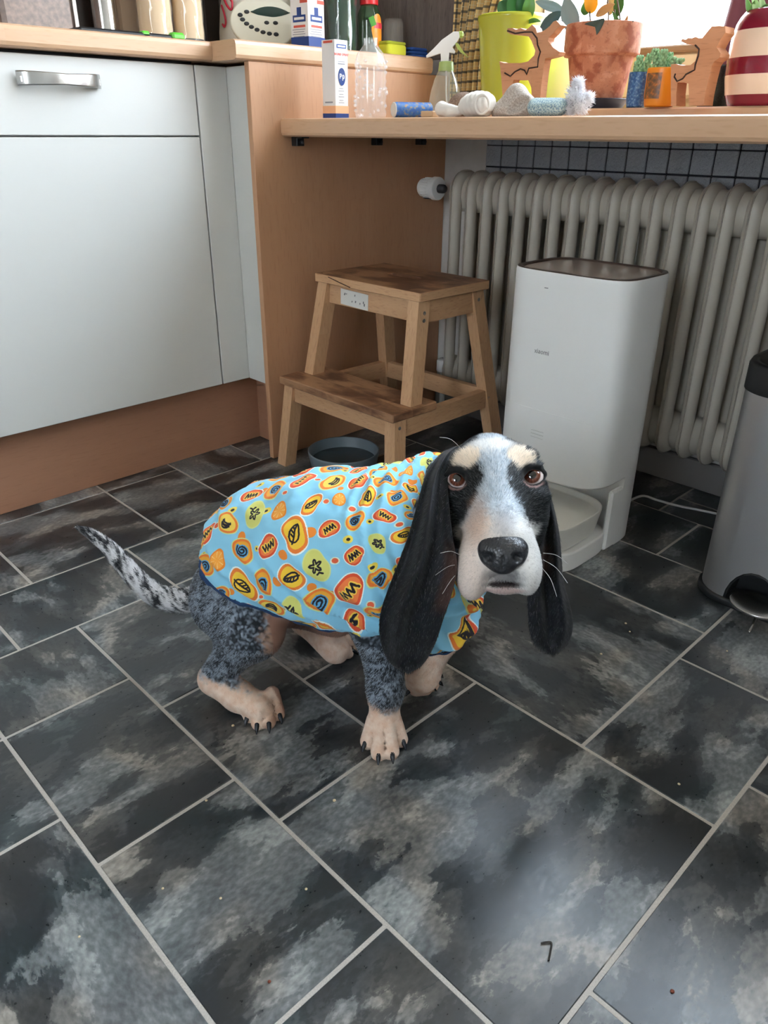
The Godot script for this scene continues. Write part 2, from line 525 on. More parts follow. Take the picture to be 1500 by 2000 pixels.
func build_floor() -> void:
	var fl := struct("floor", block(Vector3(-2.42, -0.06, -1.97), Vector3(1.85, -0.0013, 2.65), 0.0), M.grout)
	# tiles on a module of about ten centimetres, [k0, k1, j0, j1]; k counts towards -x, j towards -z
	var list := [[0, 4, 2, 6], [4, 7, 2, 4], [4, 6, 4, 6], [2, 5, 0, 2], [5, 8, 0, 2], [8, 10, 0, 2], [10, 12, 1, 4], [10, 12, -1, 1], [7, 10, 2, 4],
		[10, 12, 4, 7], [12, 15, 5, 7], [12, 15, 2, 5], [12, 14, 7, 11], [14, 16, 7, 9], [14, 16, 9, 12], [2, 6, 6, 10], [0, 2, 6, 9], [0, 2, 9, 12], [-3, 0, 3, 7], [-3, 0, 7, 9],
		[-2, 0, 1, 3], [0, 2, 0, 2], [2, 6, 10, 12], [2, 4, 12, 14], [4, 6, 12, 14], [6, 10, 4, 8], [6, 8, -2, 0], [2, 6, -2, 0], [8, 10, -2, 0],
		[15, 16, 5, 7], [15, 16, 2, 5], [12, 16, 0, 2], [6, 8, 8, 12], [8, 12, 8, 10], [8, 10, 10, 12], [10, 12, 10, 13], [10, 12, 7, 8], [6, 10, 12, 14], [-2, 0, 9, 13]]
	var used := {}
	for t in list:
		for k in range(t[0], t[1]):
			for j in range(t[2], t[3]):
				used[Vector2i(k, j)] = true
	var r := RandomNumberGenerator.new()
	r.seed = 77
	for j in range(16, -26, -1):          # the rest of the room in the same sizes
		for k in range(16, -19, -1):
			if used.has(Vector2i(k, j)):
				continue
			var opts := [[4, 4], [3, 2], [2, 3], [2, 2], [3, 4], [2, 4]]
			for z in 6:
				var q := r.randi_range(z, 5)
				var sw = opts[z]; opts[z] = opts[q]; opts[q] = sw
			opts.append([1, 2]); opts.append([2, 1]); opts.append([1, 1])
			for o in opts:
				var ok := true
				for a in o[0]:
					for b in o[1]:
						if used.has(Vector2i(k - a, j - b)):
							ok = false
				if ok:
					for a in o[0]:
						for b in o[1]:
							used[Vector2i(k - a, j - b)] = true
					list.append([k - o[0] + 1, k + 1, j - o[1] + 1, j + 1])
					break
	for t in list:
		var x1: float = minf(-0.186 - 0.0972 * t[0], 1.7); var x0: float = -0.186 - 0.0972 * t[1]
		var z1: float = -0.187 - 0.0975 * t[2]; var z0: float = maxf(-0.187 - 0.0975 * t[3], -1.735)
		if z1 - z0 < 0.02 or x1 - x0 < 0.02:
			continue
		var m := MB.new()
		var g := 0.0027
		var a := Vector3(x0 + g, -0.004, z0 + g); var b := Vector3(x1 - g, 0.0, z1 - g)
		m.box((a + b) * 0.5, b - a, 0.0009)
		var fx := r.randf() < 0.5; var fz := r.randf() < 0.5
		var turn := r.randf() < 0.25
		var span := Vector2(x1 - x0, z1 - z0)
		if turn:
			span = Vector2(span.y, span.x)
		var o := Vector2(r.randf() * (1.0 - span.x / 0.95), r.randf() * (1.0 - span.y / 0.95))
		for k in m.v.size():
			var p := m.v[k]
			var q := Vector2(x1 - p.x if fx else p.x - x0, z1 - p.z if fz else p.z - z0)
			if turn:
				q = Vector2(q.y, q.x)
			m.u[k] = q / 0.95 + o
		add(fl, "floor_tile", m.done(), M.slate)

# ---------------------------------------------------------------- cabinets, worktop, shelf

func build_kitchen() -> void:
	var xf := -1.64
	for n in 3:
		var zr := -1.025 + 0.603 * n
		var c := thing("base_cabinet", ["white base cabinet in the corner with a steel drawer handle", "white base cabinet next to the corner cabinet", "white base cabinet two units from the corner"][n], "cabinet", Vector3(0, 0, 0), "kitchen base cabinets")
		var body := MB.new()
		body.box(Vector3(-1.955, 0.549, zr + 0.3), Vector3(0.59, 0.712, 0.598), 0.001)
		add(c, "body", body.done(), M.white)
		add(c, "seam_strip", block(Vector3(-1.70, 0.9055, zr), Vector3(-1.6485, 0.9105, zr + 0.6), 0.0), M.black_gap)
		add(c, "door", block(Vector3(xf - 0.019, 0.194, zr + 0.001), Vector3(xf, 0.7645, zr + 0.6), 0.0012), M.white)
		var dr := add(c, "drawer_front", block(Vector3(xf - 0.019, 0.768, zr + 0.001), Vector3(xf, 0.9045, zr + 0.6), 0.0012), M.white)
		# bow handle: a flat strap that arches away from the drawer
		var h := MB.new()
		var rows := []
		for k in 25:
			var t := k / 24.0
			var z := lerpf(-0.641, -0.803, t) + 0.603 * n
			var x := xf + 0.003 + 0.03 * pow(maxf(0.0, 1.0 - pow(absf(t * 2.0 - 1.0), 2.6)), 0.75)
			var hh := lerpf(0.0125, 0.0095, 1.0 - absf(t * 2.0 - 1.0))
			var ring := PackedVector3Array()
			for q in [[-1.0, -0.8], [-0.8, -1.0], [0.8, -1.0], [1.0, -0.8], [1.0, 0.8], [0.8, 1.0], [-0.8, 1.0], [-1.0, 0.8]]:
				ring.append(Vector3(x + 0.003 * q[0] + 0.003, 0.8635 + hh * q[1], z))
			rows.append(ring)
		h.grid(rows, true, true)
		for t in [0.055, 0.945]:
			h.box(Vector3(xf + 0.008, 0.862, lerpf(-0.641, -0.803, t) + 0.603 * n), Vector3(0.017, 0.014, 0.012), 0.002)
		add(dr, "handle", h.done(), M.steel)
	# white corner filler
	var f := thing("corner_filler", "white filler strip folded into the corner beside the cabinet door", "filler strip")
	add(f, "front_strip", block(Vector3(xf - 0.019, 0.194, -1.108), Vector3(xf, 0.9045, -1.0275), 0.001), M.white)
	add(f, "return_strip", block(Vector3(xf, 0.194, -1.125), Vector3(-1.549, 0.9045, -1.107), 0.001), M.white)
	# plinth
	var p := thing("plinth", "brown wood-look plinth board under the white cabinets", "plinth")
	add(p, "long_board", block(Vector3(-1.708, 0.0, -1.18), Vector3(-1.691, 0.188, 0.78), 0.001), M.kick)
	add(p, "return_board", block(Vector3(-1.691, 0.0, -1.18), Vector3(-1.549, 0.188, -1.163), 0.001), M.kick)
	# end panel
	var e := add(self, "end_panel", block(Vector3(-1.548, 0.0, -1.733), Vector3(-1.532, 0.9105, -1.092), 0.001), M.panel)
	tag(e, "tall brown beech-look panel closing the end of the worktop", "panel")
	# worktop: the long run and the leg that turns towards the window
	var w := thing("worktop", "beech-look laminate worktop with a rounded front edge", "worktop")
	var prof := PackedVector2Array([Vector2(-2.268, 0.911), Vector2(-1.618, 0.911), Vector2(-1.613, 0.914), Vector2(-1.6105, 0.920), Vector2(-1.6105, 0.939), Vector2(-1.6125, 0.945), Vector2(-1.618, 0.948), Vector2(-2.268, 0.948)])
	var m := MB.new()
	m.extrude(prof, -1.056, 0.78)
	add(w, "long_run", m.done(), M.worktop)
	prof = PackedVector2Array([Vector2(-2.268, 0.911), Vector2(-1.532, 0.911), Vector2(-1.526, 0.914), Vector2(-1.523, 0.920), Vector2(-1.523, 0.939), Vector2(-1.525, 0.945), Vector2(-1.531, 0.948), Vector2(-2.268, 0.948)])
	m = MB.new()
	m.extrude(prof, -1.66, -1.0565)
	add(w, "corner_leg", m.done(), M.worktop)
	# the low shelf under the window, with its brackets
	var s := thing("window_shelf", "long beech-look shelf board under the window", "shelf")
	prof = PackedVector2Array([Vector2(-1.734, 0.767), Vector2(-1.177, 0.767), Vector2(-1.171, 0.77), Vector2(-1.169, 0.775), Vector2(-1.169, 0.797), Vector2(-1.1705, 0.8015), Vector2(-1.175, 0.8035), Vector2(-1.734, 0.8035)])
	m = MB.new()
	m.extrude(prof, -1.531, 1.5, Transform3D(Basis(Vector3(0, 0, 1), Vector3(0, 1, 0), Vector3(1, 0, 0)), Vector3.ZERO))
	add(s, "board", m.done(), M.worktop)
	for z in [-1.209, -1.461, -1.621]:
		var b := MB.new()
		b.box(Vector3(-1.522, 0.757, z), Vector3(0.02, 0.019, 0.022), 0.001)
		b.box(Vector3(-1.512, 0.765, z), Vector3(0.036, 0.003, 0.022), 0.0005)
		b.tube([Vector3(-1.512, 0.755, z), Vector3(-1.506, 0.755, z)], 0.004, 8)
		add(s, "bracket", b.done(), mat(C(60, 62, 66), 0.4, 0.8))
	# the window sill board that lies on the shelf
	var sb := add(self, "sill_board", block(Vector3(-1.30, 0.804, -1.765), Vector3(0.89, 0.822, -1.47), 0.003), M.worktop)
	tag(sb, "pale wooden sill board under the window frame, carrying pots", "sill")

# ---------------------------------------------------------------- radiator

func build_radiator() -> void:
	var r := thing("radiator", "old cream ribbed radiator against the wall under the shelf", "radiator")
	var m := MB.new()
	var zf := -1.602; var zb := -1.708; var yb := 0.104; var yt := 0.689
	# one section: a hollow oval tube bent into a tall narrow loop
	var loop := []
	for q in 4:
		var cz := (zf - 0.046) if q == 0 or q == 3 else (zb + 0.046)
		var cy := (yt - 0.046) if q < 2 else (yb + 0.046)
		for k in 9:
			var a := PI * 0.5 * (q + k / 8.0)
			loop.append([cz + cos(a) * 0.046, cy + sin(a) * 0.046, cos(a), sin(a)])
	loop.append(loop[0])
	var lrows := []
	for p in loop:
		var ring := PackedVector3Array()
		for q in 14:
			var a := TAU * q / 14
			ring.append(Vector3(cos(a) * 0.0155, p[1] - p[3] * 0.0165 + p[3] * sin(a) * 0.0165, p[0] - p[2] * 0.0165 + p[2] * sin(a) * 0.0165))
		lrows.append(ring)
	m.grid(lrows, true, true)
	# hubs joining the sections, top and bottom
	for y in [yt - 0.055, yb + 0.055]:
		var rows := []
		for k in 9:
			var t := k / 8.0 * 2.0 - 1.0
			var ring := PackedVector3Array()
			for q in 18:
				var a := TAU * q / 18
				ring.append(Vector3(t * 0.0256, y + cos(a) * 0.044, (zf + zb) * 0.5 + sin(a) * 0.036))
			rows.append(ring)
		m.grid(rows, true, false)
	# the pressed seam round the rim of the section
	var rim := []
	for q in 4:
		var cz := (zf - 0.046) if q == 0 or q == 3 else (zb + 0.046)
		var cy := (yt - 0.046) if q < 2 else (yb + 0.046)
		for k in 7:
			var a := PI * 0.5 * (q + k / 6.0)
			rim.append([cz + cos(a) * 0.046, cy + sin(a) * 0.046, cos(a), sin(a)])
	rim.append(rim[0])
	var rr := []
	for p in rim:
		rr.append(PackedVector3Array([Vector3(-0.0035, p[1] - p[3] * 0.01, p[0] - p[2] * 0.01), Vector3(-0.003, p[1] + p[3] * 0.0025, p[0] + p[2] * 0.0025), Vector3(-0.0005, p[1] + p[3] * 0.0025, p[0] + p[2] * 0.0025), Vector3(0.0, p[1] - p[3] * 0.01, p[0] - p[2] * 0.01)]))
	m.grid(rr, false, true)
	var sec := m.done()
	for k in 34:
		add(r, "section", sec, M.radiator, Vector3(-1.388 + 0.0509 * k, 0, 0))
	# valve head on its stem, facing the panel
	var v := thing("radiator_valve", "white thermostat knob beside the first radiator rib", "valve")
	var vm := MB.new()
	var bas := Basis(Vector3(0, 0, 1), Vector3(-1, 0, 0), Vector3(0, -1, 0))
	var c := Vector3(-1.432, 0.646, -1.60)
	vm.lathe([Vector2(0, 0.0), Vector2(0.026, 0.0), Vector2(0.0285, 0.003), Vector2(0.0285, 0.016), Vector2(0.0265, 0.018)], c, 32, bas)
	add(v, "collar", vm.done(), M.plastic_white)
	vm = MB.new()
	vm.lathe([Vector2(0.026, 0.017), Vector2(0.025, 0.02), Vector2(0.0225, 0.058), Vector2(0.020, 0.0615), Vector2(0.0, 0.0625)], c, 32, bas)
	for k in 22:
		var a := TAU * k / 22
		vm.box(c + bas * Vector3(cos(a) * 0.0245, 0.036, sin(a) * 0.0245), Vector3(0.003, 0.024, 0.0022), 0.0006, bas * Basis(Vector3.UP, -a))
	add(v, "knob", vm.done(), M.plastic_white)
	vm = MB.new()
	for a in [0.15, 0.38, 0.61]:
		vm.box(c + bas * Vector3(cos(a + 1.0) * 0.0262, 0.036, sin(a + 1.0) * 0.0262), Vector3(0.0016, 0.02, 0.003), 0.0003, bas * Basis(Vector3.UP, -(a + 1.0)))
	add(v, "scale_marks", vm.done(), M.dark)
	vm = MB.new()
	vm.tube([c, c + Vector3(0.012, 0.0, -0.002)], 0.011, 12)
	add(v, "stem", vm.done(), mat(C(70, 70, 72), 0.4, 0.6))
	# lower valve
	var lv := thing("return_valve", "small white pipe valve low at the radiator's end", "valve")
	vm = MB.new()
	vm.tube([Vector3(-1.44, 0.15, -1.655), Vector3(-1.426, 0.15, -1.655)], 0.014, 12)
	vm.lathe([Vector2(0, -0.02), Vector2(0.018, -0.02), Vector2(0.02, -0.016), Vector2(0.02, 0.012), Vector2(0.016, 0.018), Vector2(0, 0.019)], Vector3(-1.44, 0.165, -1.655), 20)
	add(lv, "valve_body", vm.done(), M.plastic_white)
	vm = MB.new()
	vm.tube([Vector3(-1.44, 0.0, -1.655), Vector3(-1.44, 0.15, -1.655)], 0.008, 12, false)
	add(lv, "pipe", vm.done(), M.plastic_white)

# ---------------------------------------------------------------- step stool

func beam(m: MB, a: Vector3, b: Vector3, w: float, d: float, side := Vector3.RIGHT, flat_ends := true) -> void:
	# a square bar between two points; w across side, d across the other way; ends cut level
	var t := (b - a).normalized()
	var s := (side - t * side.dot(t)).normalized()
	var o := t.cross(s).normalized()
	var ends := []
	for p in [a, b]:
		var r := []
		for q in [[-1, -1], [1, -1], [1, 1], [-1, 1]]:
			var x: Vector3 = p + s * (w * 0.5 * q[0]) + o * (d * 0.5 * q[1])
			if flat_ends and absf(t.y) > 0.5:
				x -= t * ((x.y - p.y) / t.y)
			r.append(x)
		ends.append(r)
	var ctr := (a + b) * 0.5
	for k in 4:
		var k2 := (k + 1) % 4
		var mid: Vector3 = (ends[0][k] + ends[0][k2] + ends[1][k] + ends[1][k2]) * 0.25
		m.quad(ends[0][k], ends[0][k2], ends[1][k2], ends[1][k], mid - ctr)
	m.quad(ends[0][0], ends[0][1], ends[0][2], ends[0][3], -t)
	m.quad(ends[1][0], ends[1][1], ends[1][2], ends[1][3], t)

func build_stool() -> void:
	var pine := tri_mat(wood_tex(31, C(214, 172, 132), C(198, 154, 114), C(150, 104, 72), true, 512, 1.0), 3.0, 0.55)
	var pine_h := tri_mat(wood_tex(32, C(212, 170, 130), C(196, 152, 112), C(150, 104, 72), false, 512, 1.0), 3.0, 0.55)
	# treads are darkened by wear, in blotches
	var s := 512
	var w1 := noise_bytes(s, s, 0.009, 4, 33, FastNoiseLite.TYPE_SIMPLEX_SMOOTH, Vector2(0.5, 1.0), 25.0)
	var w2 := noise_bytes(s, s, 0.06, 3, 34, FastNoiseLite.TYPE_SIMPLEX_SMOOTH, Vector2(0.2, 1.0))
	var out := PackedByteArray(); out.resize(s * s * 3)
	for k in s * s:
		var t := clampf((w1[k] / 255.0 - 0.36) * 2.6, 0.0, 1.0)
		var col := C(172, 130, 96).lerp(C(106, 72, 52), t * 0.95)
		col = col.lerp(C(88, 54, 36), clampf((w2[k] - 150.0) / 100.0, 0.0, 1.0) * 0.5)
		out[k * 3] = int(col.r * 255); out[k * 3 + 1] = int(col.g * 255); out[k * 3 + 2] = int(col.b * 255)
	var worn := tri_mat(to_tex(out, s, s), 2.6, 0.5)
	var o := thing("step_stool", "worn wooden two-step stool standing in front of the panel", "step stool")
	var x0 := -1.456; var x1 := -1.111; var zf := -1.193; var zb := -1.425; var h := 0.475; var hs := 0.235
	# top board with a slot to carry it by
	var out_poly := PackedVector2Array([Vector2(x0, zb), Vector2(x1, zb), Vector2(x1, zf), Vector2(x0, zf)])
	var cx := (x0 + x1) * 0.5; var cz := (zf + zb) * 0.5
	var m := MB.new()
	var slot := []
	for q in 2:
		for k in 9:
			var a := -PI * 0.5 + PI * k / 8.0 + PI * q
			slot.append(Vector2(cx + (0.038 if q == 0 else -0.038) + cos(a) * 0.013, cz - 0.012 + sin(a) * 0.013))
	var ring := []
	for p in slot:
		# the matching point on the rectangle, along the ray from the slot's centre
		var d: Vector2 = p - Vector2(cx, cz - 0.012)
		var ax := clampf(p.x + d.x * 30.0, x0, x1); var az := clampf(p.y + d.y * 30.0, zb, zf)
		ring.append(Vector2(ax, az))
	# the rectangle's corners must be among the outer points
	for cpt in out_poly:
		var best := 0; var bd := 1e9
		for k in ring.size():
			if ring[k].distance_to(cpt) < bd:
				bd = ring[k].distance_to(cpt); best = k
		ring[best] = cpt
	for y in [h, h - 0.019]:
		for k in slot.size():
			var k2 := (k + 1) % slot.size()
			m.quad(Vector3(slot[k].x, y, slot[k].y), Vector3(slot[k2].x, y, slot[k2].y), Vector3(ring[k2].x, y, ring[k2].y), Vector3(ring[k].x, y, ring[k].y), Vector3(0, 1 if y == h else -1, 0))
	for k in slot.size():
		var k2 := (k + 1) % slot.size()
		m.quad(Vector3(slot[k].x, h, slot[k].y), Vector3(slot[k2].x, h, slot[k2].y), Vector3(slot[k2].x, h - 0.019, slot[k2].y), Vector3(slot[k].x, h - 0.019, slot[k].y), Vector3(cx - slot[k].x, 0, cz - slot[k].y))
	add(o, "top_board", m.done(), worn)
	m = MB.new()
	m.box(Vector3(cx, h - 0.0095, zf - 0.0005), Vector3(x1 - x0, 0.0187, 0.003), 0.001)
	m.box(Vector3(cx, h - 0.0095, zb + 0.0005), Vector3(x1 - x0, 0.0187, 0.003), 0.001)
	m.box(Vector3(x1 - 0.0005, h - 0.0095, cz), Vector3(0.003, 0.0187, zf - zb - 0.002), 0.001)
	m.box(Vector3(x0 + 0.0005, h - 0.0095, cz), Vector3(0.003, 0.0187, zf - zb - 0.002), 0.001)
	add(o, "top_edge", m.done(), pine_h)
	# a long dark split in the front edge of the top board
	m = MB.new()
	m.tube([Vector3(x0 + 0.01, h - 0.0005, zf - 0.012), Vector3(x0 + 0.05, h - 0.0035, zf + 0.0008), Vector3(x0 + 0.09, h - 0.011, zf + 0.0012), Vector3(x0 + 0.125, h - 0.017, zf + 0.0012)], 0.0011, 6)
	add(o, "split", m.done(), mat(C(62, 38, 26), 0.8))
	# step board
	var s0 := -1.487; var s1 := -1.086; var sf := -1.092; var sb := -1.232
	add(o, "step_board", block(Vector3(s0, hs - 0.019, sb), Vector3(s1, hs, sf), 0.002), worn)
	# legs
	var yl := hs - 0.019
	for sx in [-1.0, 1.0]:
		var up_x: float = cx + sx * 0.150; var gx: float = cx + sx * 0.196
		var leg := MB.new()          # rear leg, top to floor
		beam(leg, Vector3(up_x, h - 0.019, zb + 0.03), Vector3(gx, 0.0, zb - 0.055), 0.030, 0.036)
		add(o, "leg", leg.done(), pine)
		leg = MB.new()               # upper front leg, ends at the side rail
		beam(leg, Vector3(up_x, h - 0.019, zf - 0.022), Vector3(cx + sx * 0.1735, hs - 0.05, zf + 0.025), 0.032, 0.036)
		add(o, "upper_leg", leg.done(), pine)
		leg = MB.new()               # front leg under the step
		beam(leg, Vector3(cx + sx * 0.178, yl, sf - 0.026), Vector3(gx + sx * 0.004, 0.0, sf - 0.006), 0.032, 0.034)
		add(o, "leg", leg.done(), pine)
		var rail := MB.new()
		beam(rail, Vector3(cx + sx * 0.152, h - 0.044, zf - 0.03), Vector3(cx + sx * 0.152, h - 0.044, zb + 0.035), 0.02, 0.05, Vector3.RIGHT, false)
		add(o, "top_rail", rail.done(), pine_h)
		rail = MB.new()
		beam(rail, Vector3(cx + sx * 0.180, yl - 0.022, sf - 0.04), Vector3(cx + sx * 0.176, yl - 0.022, zb + 0.0), 0.02, 0.043, Vector3.RIGHT, false)
		add(o, "side_rail", rail.done(), pine_h)
	m = MB.new()
	m.box(Vector3(cx, h - 0.043, zf - 0.022), Vector3(0.28, 0.048, 0.018), 0.0015)
	add(o, "apron", m.done(), pine_h)
	m = MB.new()
	m.box(Vector3(cx, h - 0.043, zb + 0.03), Vector3(0.28, 0.048, 0.018), 0.0015)
	add(o, "apron", m.done(), pine_h)
	m = MB.new()
	m.box(Vector3(cx, yl - 0.021, sf - 0.024), Vector3(0.33, 0.042, 0.018), 0.0015)
	add(o, "step_apron", m.done(), pine_h)
	m = MB.new()
	m.box(Vector3(cx, yl - 0.022, zb - 0.012), Vector3(0.34, 0.043, 0.018), 0.0015)
	add(o, "rear_rail", m.done(), pine_h)
	# paper sticker on the apron and screws
	m = MB.new()
	m.box(Vector3(cx - 0.048, h - 0.046, zf - 0.0125), Vector3(0.094, 0.036, 0.0008), 0.0, Basis(Vector3.BACK, -0.03))
	var st := add(o, "sticker", m.done(), mat(C(222, 220, 214), 0.6))
	m = MB.new()
	for q in [[-0.08, 0.008, 0.006], [-0.074, 0.009, 0.003], [-0.055, -0.006, 0.004], [-0.043, -0.005, 0.005], [-0.045, 0.009, 0.004], [-0.028, -0.007, 0.004], [-0.013, -0.008, 0.006], [-0.016, -0.003, 0.005]]:
		m.box(Vector3(cx + q[0], h - 0.046 + q[1], zf - 0.0118), Vector3(q[2] * 0.6, q[2], 0.0003), 0.0, Basis(Vector3.BACK, q[0] * 9.0))
	add(st, "print", m.done(), mat(C(120, 120, 118), 0.6))
	for q in [Vector3(cx + 0.168, h - 0.045, zf - 0.02), Vector3(cx + 0.171, h - 0.06, zf - 0.016), Vector3(cx + 0.169, h - 0.04, zb + 0.03), Vector3(cx + 0.19, yl - 0.02, zb - 0.005), Vector3(cx + 0.196, yl - 0.016, sf - 0.022)]:
		m = MB.new()
		m.lathe([Vector2(0, 0.0), Vector2(0.0042, 0.0), Vector2(0.0042, 0.001), Vector2(0.0028, 0.0012), Vector2(0.0026, 0.0004), Vector2(0, 0.0004)], q, 14, Basis(Vector3(0, -1, 0), Vector3(1, 0, 0), Vector3(0, 0, 1)))
		add(o, "screw", m.done(), mat(C(140, 138, 132), 0.35, 0.8))

# ---------------------------------------------------------------- pet feeder

func squircle(w: float, d: float, n := 4.0, seg := 56) -> PackedVector2Array:
	var out := PackedVector2Array()
	for k in seg:
		var a := TAU * k / seg
		var ca := cos(a); var sa := sin(a)
		out.append(Vector2(signf(ca) * pow(absf(ca), 2.0 / n) * w * 0.5, signf(sa) * pow(absf(sa), 2.0 / n) * d * 0.5))
	return out

func build_feeder() -> void:
	var c := Vector3(-0.787, 0.0, -1.318)
	var o := thing("pet_feeder", "tall white automatic pet feeder beside the radiator", "pet feeder", c)
	var wd := 0.26; var dp := 0.188
	var outline := squircle(wd, dp, 4.6)
	# body, its lower front lip sagging a little in the middle
	var m := MB.new()
	var rows := []
	for st in [[0.158, 0.90], [0.154, 0.985], [0.158, 1.0], [0.30, 1.0], [0.45, 1.0], [0.544, 1.0], [0.549, 0.993], [0.55, 0.985]]:
		var r := PackedVector3Array()
		for p in outline:
			var y: float = st[0]
			if y < 0.2 and p.y > 0.0:
				y -= 0.012 * (1.0 - pow(absf(p.x) / (wd * 0.5), 2.0)) * (p.y / (dp * 0.5))
			r.append(Vector3(p.x * st[1], y, p.y * st[1]))
		rows.append(r)
	m.grid(rows, true, true)
	var r0 := PackedVector3Array(); var r1 := PackedVector3Array()
	for p in outline:
		r0.append(Vector3(p.x * 0.9, 0.158 - (0.012 * (1.0 - pow(absf(p.x) / (wd * 0.5), 2.0)) * (p.y / (dp * 0.5)) if p.y > 0.0 else 0.0), p.y * 0.9))
		r1.append(Vector3(0, 0.152, 0))
	m.grid([r1, r0], true, true)
	add(o, "body", m.done(), M.plastic_white)
	# dark rim and smoked lid
	m = MB.new()
	rows = []
	for st in [[0.5495, 0.986], [0.5515, 0.980], [0.5515, 0.925], [0.549, 0.915], [0.546, 0.905]]:
		var r := PackedVector3Array()
		for p in outline:
			r.append(Vector3(p.x * st[1], st[0], p.y * st[1]))
		rows.append(r)
	m.grid(rows, true, true)
	add(o, "rim", m.done(), mat(C(84, 68, 60), 0.35))
	m = MB.new()
	rows = []
	for st in [[0.5465, 0.91], [0.5485, 0.9], [0.549, 0.88], [0.549, 0.0]]:
		var r := PackedVector3Array()
		for p in outline:
			r.append(Vector3(p.x * st[1], st[0], p.y * st[1]))
		rows.append(r)
	m.grid(rows, true, true)
	add(o, "lid", m.done(), mat(C(176, 158, 146), 0.16))
	# rear column down to the floor
	m = MB.new()
	var col := PackedVector2Array()
	for p in outline:
		col.append(Vector2(p.x, minf(p.y, -0.01)))
	rows = []
	for st in [[0.0, 0.985], [0.003, 1.0], [0.158, 1.0]]:
		var r := PackedVector3Array()
		for p in col:
			r.append(Vector3(p.x * st[1], st[0], p.y * st[1]))
		rows.append(r)
	m.grid(rows, true, true)
	add(o, "rear_column", m.done(), M.plastic_white)
	# side cheeks that reach forward beside the bowl
	for sx in [-1.0, 1.0]:
		add(o, "cheek", block(Vector3(sx * wd * 0.5 - sx * 0.012, 0.0, -0.02), Vector3(sx * wd * 0.5, 0.135, 0.03), 0.004), M.plastic_white)
	# base and bowl
	var tray := PackedVector2Array()
	for p in squircle(0.258, 0.19, 4.4):
		tray.append(p + Vector2(0.0, 0.092))
	add(o, "base", prism(tray, 0.0, 0.042, 0.004), M.plastic_white)
	m = MB.new()
	rows = []
	var bowl := squircle(0.246, 0.206, 4.0)
	for st in [[0.043, 0.9], [0.046, 0.93], [0.09, 0.99], [0.098, 1.0], [0.1005, 0.985], [0.098, 0.965], [0.09, 0.945], [0.0875, 0.91], [0.0875, 0.0]]:
		var r := PackedVector3Array()
		for p in bowl:
			r.append(Vector3(p.x * st[1], st[0], p.y * st[1] + 0.108))
		rows.append(r)
	m.grid(rows, true, true)
	add(o, "bowl", m.done(), mat(C(232, 230, 222), 0.35))
	# access panel, a hair proud of the front
	m = MB.new()
	rows = []
	for k in 21:
		var t := k / 20.0
		var x := lerpf(-0.112, 0.103, t)
		var e := maxf(0.0, absf(t - 0.5) * 2.0 - 0.88) / 0.12
		var yt := 0.286 - 0.022 * (1.0 - sqrt(maxf(0.0, 1.0 - e * e)))
		var zz := pow(maxf(0.0, 1.0 - pow(absf(x) / (wd * 0.5), 4.6)), 1.0 / 4.6) * dp * 0.5
		rows.append(PackedVector3Array([Vector3(x, 0.165, zz - 0.002), Vector3(x, 0.165, zz + 0.0007), Vector3(x, yt - 0.0008, zz + 0.0007), Vector3(x, yt, zz + 0.0002), Vector3(x, yt, zz - 0.002)]))
	m.grid(rows, false, true)
	var ap := add(o, "access_panel", m.done(), M.plastic_white)
	m = MB.new()
	m.box(Vector3(-0.02, 0.2355, dp * 0.5 + 0.0005), Vector3(0.03, 0.0012, 0.002), 0.0003)
	m.box(Vector3(-0.02, 0.2425, dp * 0.5 + 0.0005), Vector3(0.03, 0.0012, 0.002), 0.0003)
	m.box(Vector3(-0.02, 0.2285, dp * 0.5 + 0.0005), Vector3(0.03, 0.0008, 0.002), 0.0003)
	add(ap, "finger_grip", m.done(), mat(C(196, 196, 192), 0.4))
	# lettering and status mark
	var tm := TextMesh.new()
	tm.text = "xiaomi"
	var fnt := SystemFont.new()
	fnt.font_names = PackedStringArray(["Droid Sans"])
	tm.font = fnt
	tm.font_size = 40
	tm.pixel_size = 0.00028
	tm.depth = 0.0004
	add(o, "lettering", tm, mat(C(120, 120, 120), 0.5), Vector3(-0.029, 0.4015, dp * 0.5 + 0.0004))
	add(o, "status_mark", block(Vector3(-0.037, 0.5205, dp * 0.5 - 0.001), Vector3(-0.029, 0.5218, dp * 0.5 + 0.0004), 0.0), mat(C(110, 110, 110), 0.5))
	var cb := MB.new()
	var pts := []
	for q in [[-0.74, -1.40], [-0.742, -1.50], [-0.736, -1.585], [-0.70, -1.592], [-0.655, -1.598], [-0.60, -1.615], [-0.54, -1.63], [-0.46, -1.625], [-0.36, -1.64], [-0.22, -1.66]]:
		pts.append(Vector3(q[0], 0.0032, q[1]))
	cb.tube(smooth(pts, 5), 0.003, 8)
	var cab := add(self, "power_cable", cb.done(), mat(C(205, 205, 203), 0.5))
	tag(cab, "thin white power cable lying on the floor behind the bin", "cable")

func smooth(pts: Array, n: int) -> Array:
	# a Catmull-Rom curve through points
	var out := []
	for k in pts.size() - 1:
		var a = pts[maxi(k - 1, 0)]; var b = pts[k]; var c = pts[k + 1]; var d = pts[mini(k + 2, pts.size() - 1)]
		for t in n:
			var u := float(t) / n
			out.append(0.5 * ((2.0 * b) + (c - a) * u + (2.0 * a - 5.0 * b + 4.0 * c - d) * u * u + (3.0 * b - a - 3.0 * c + d) * u * u * u))
	out.append(pts[pts.size() - 1])
	return out

# ---------------------------------------------------------------- pedal bin and bowl

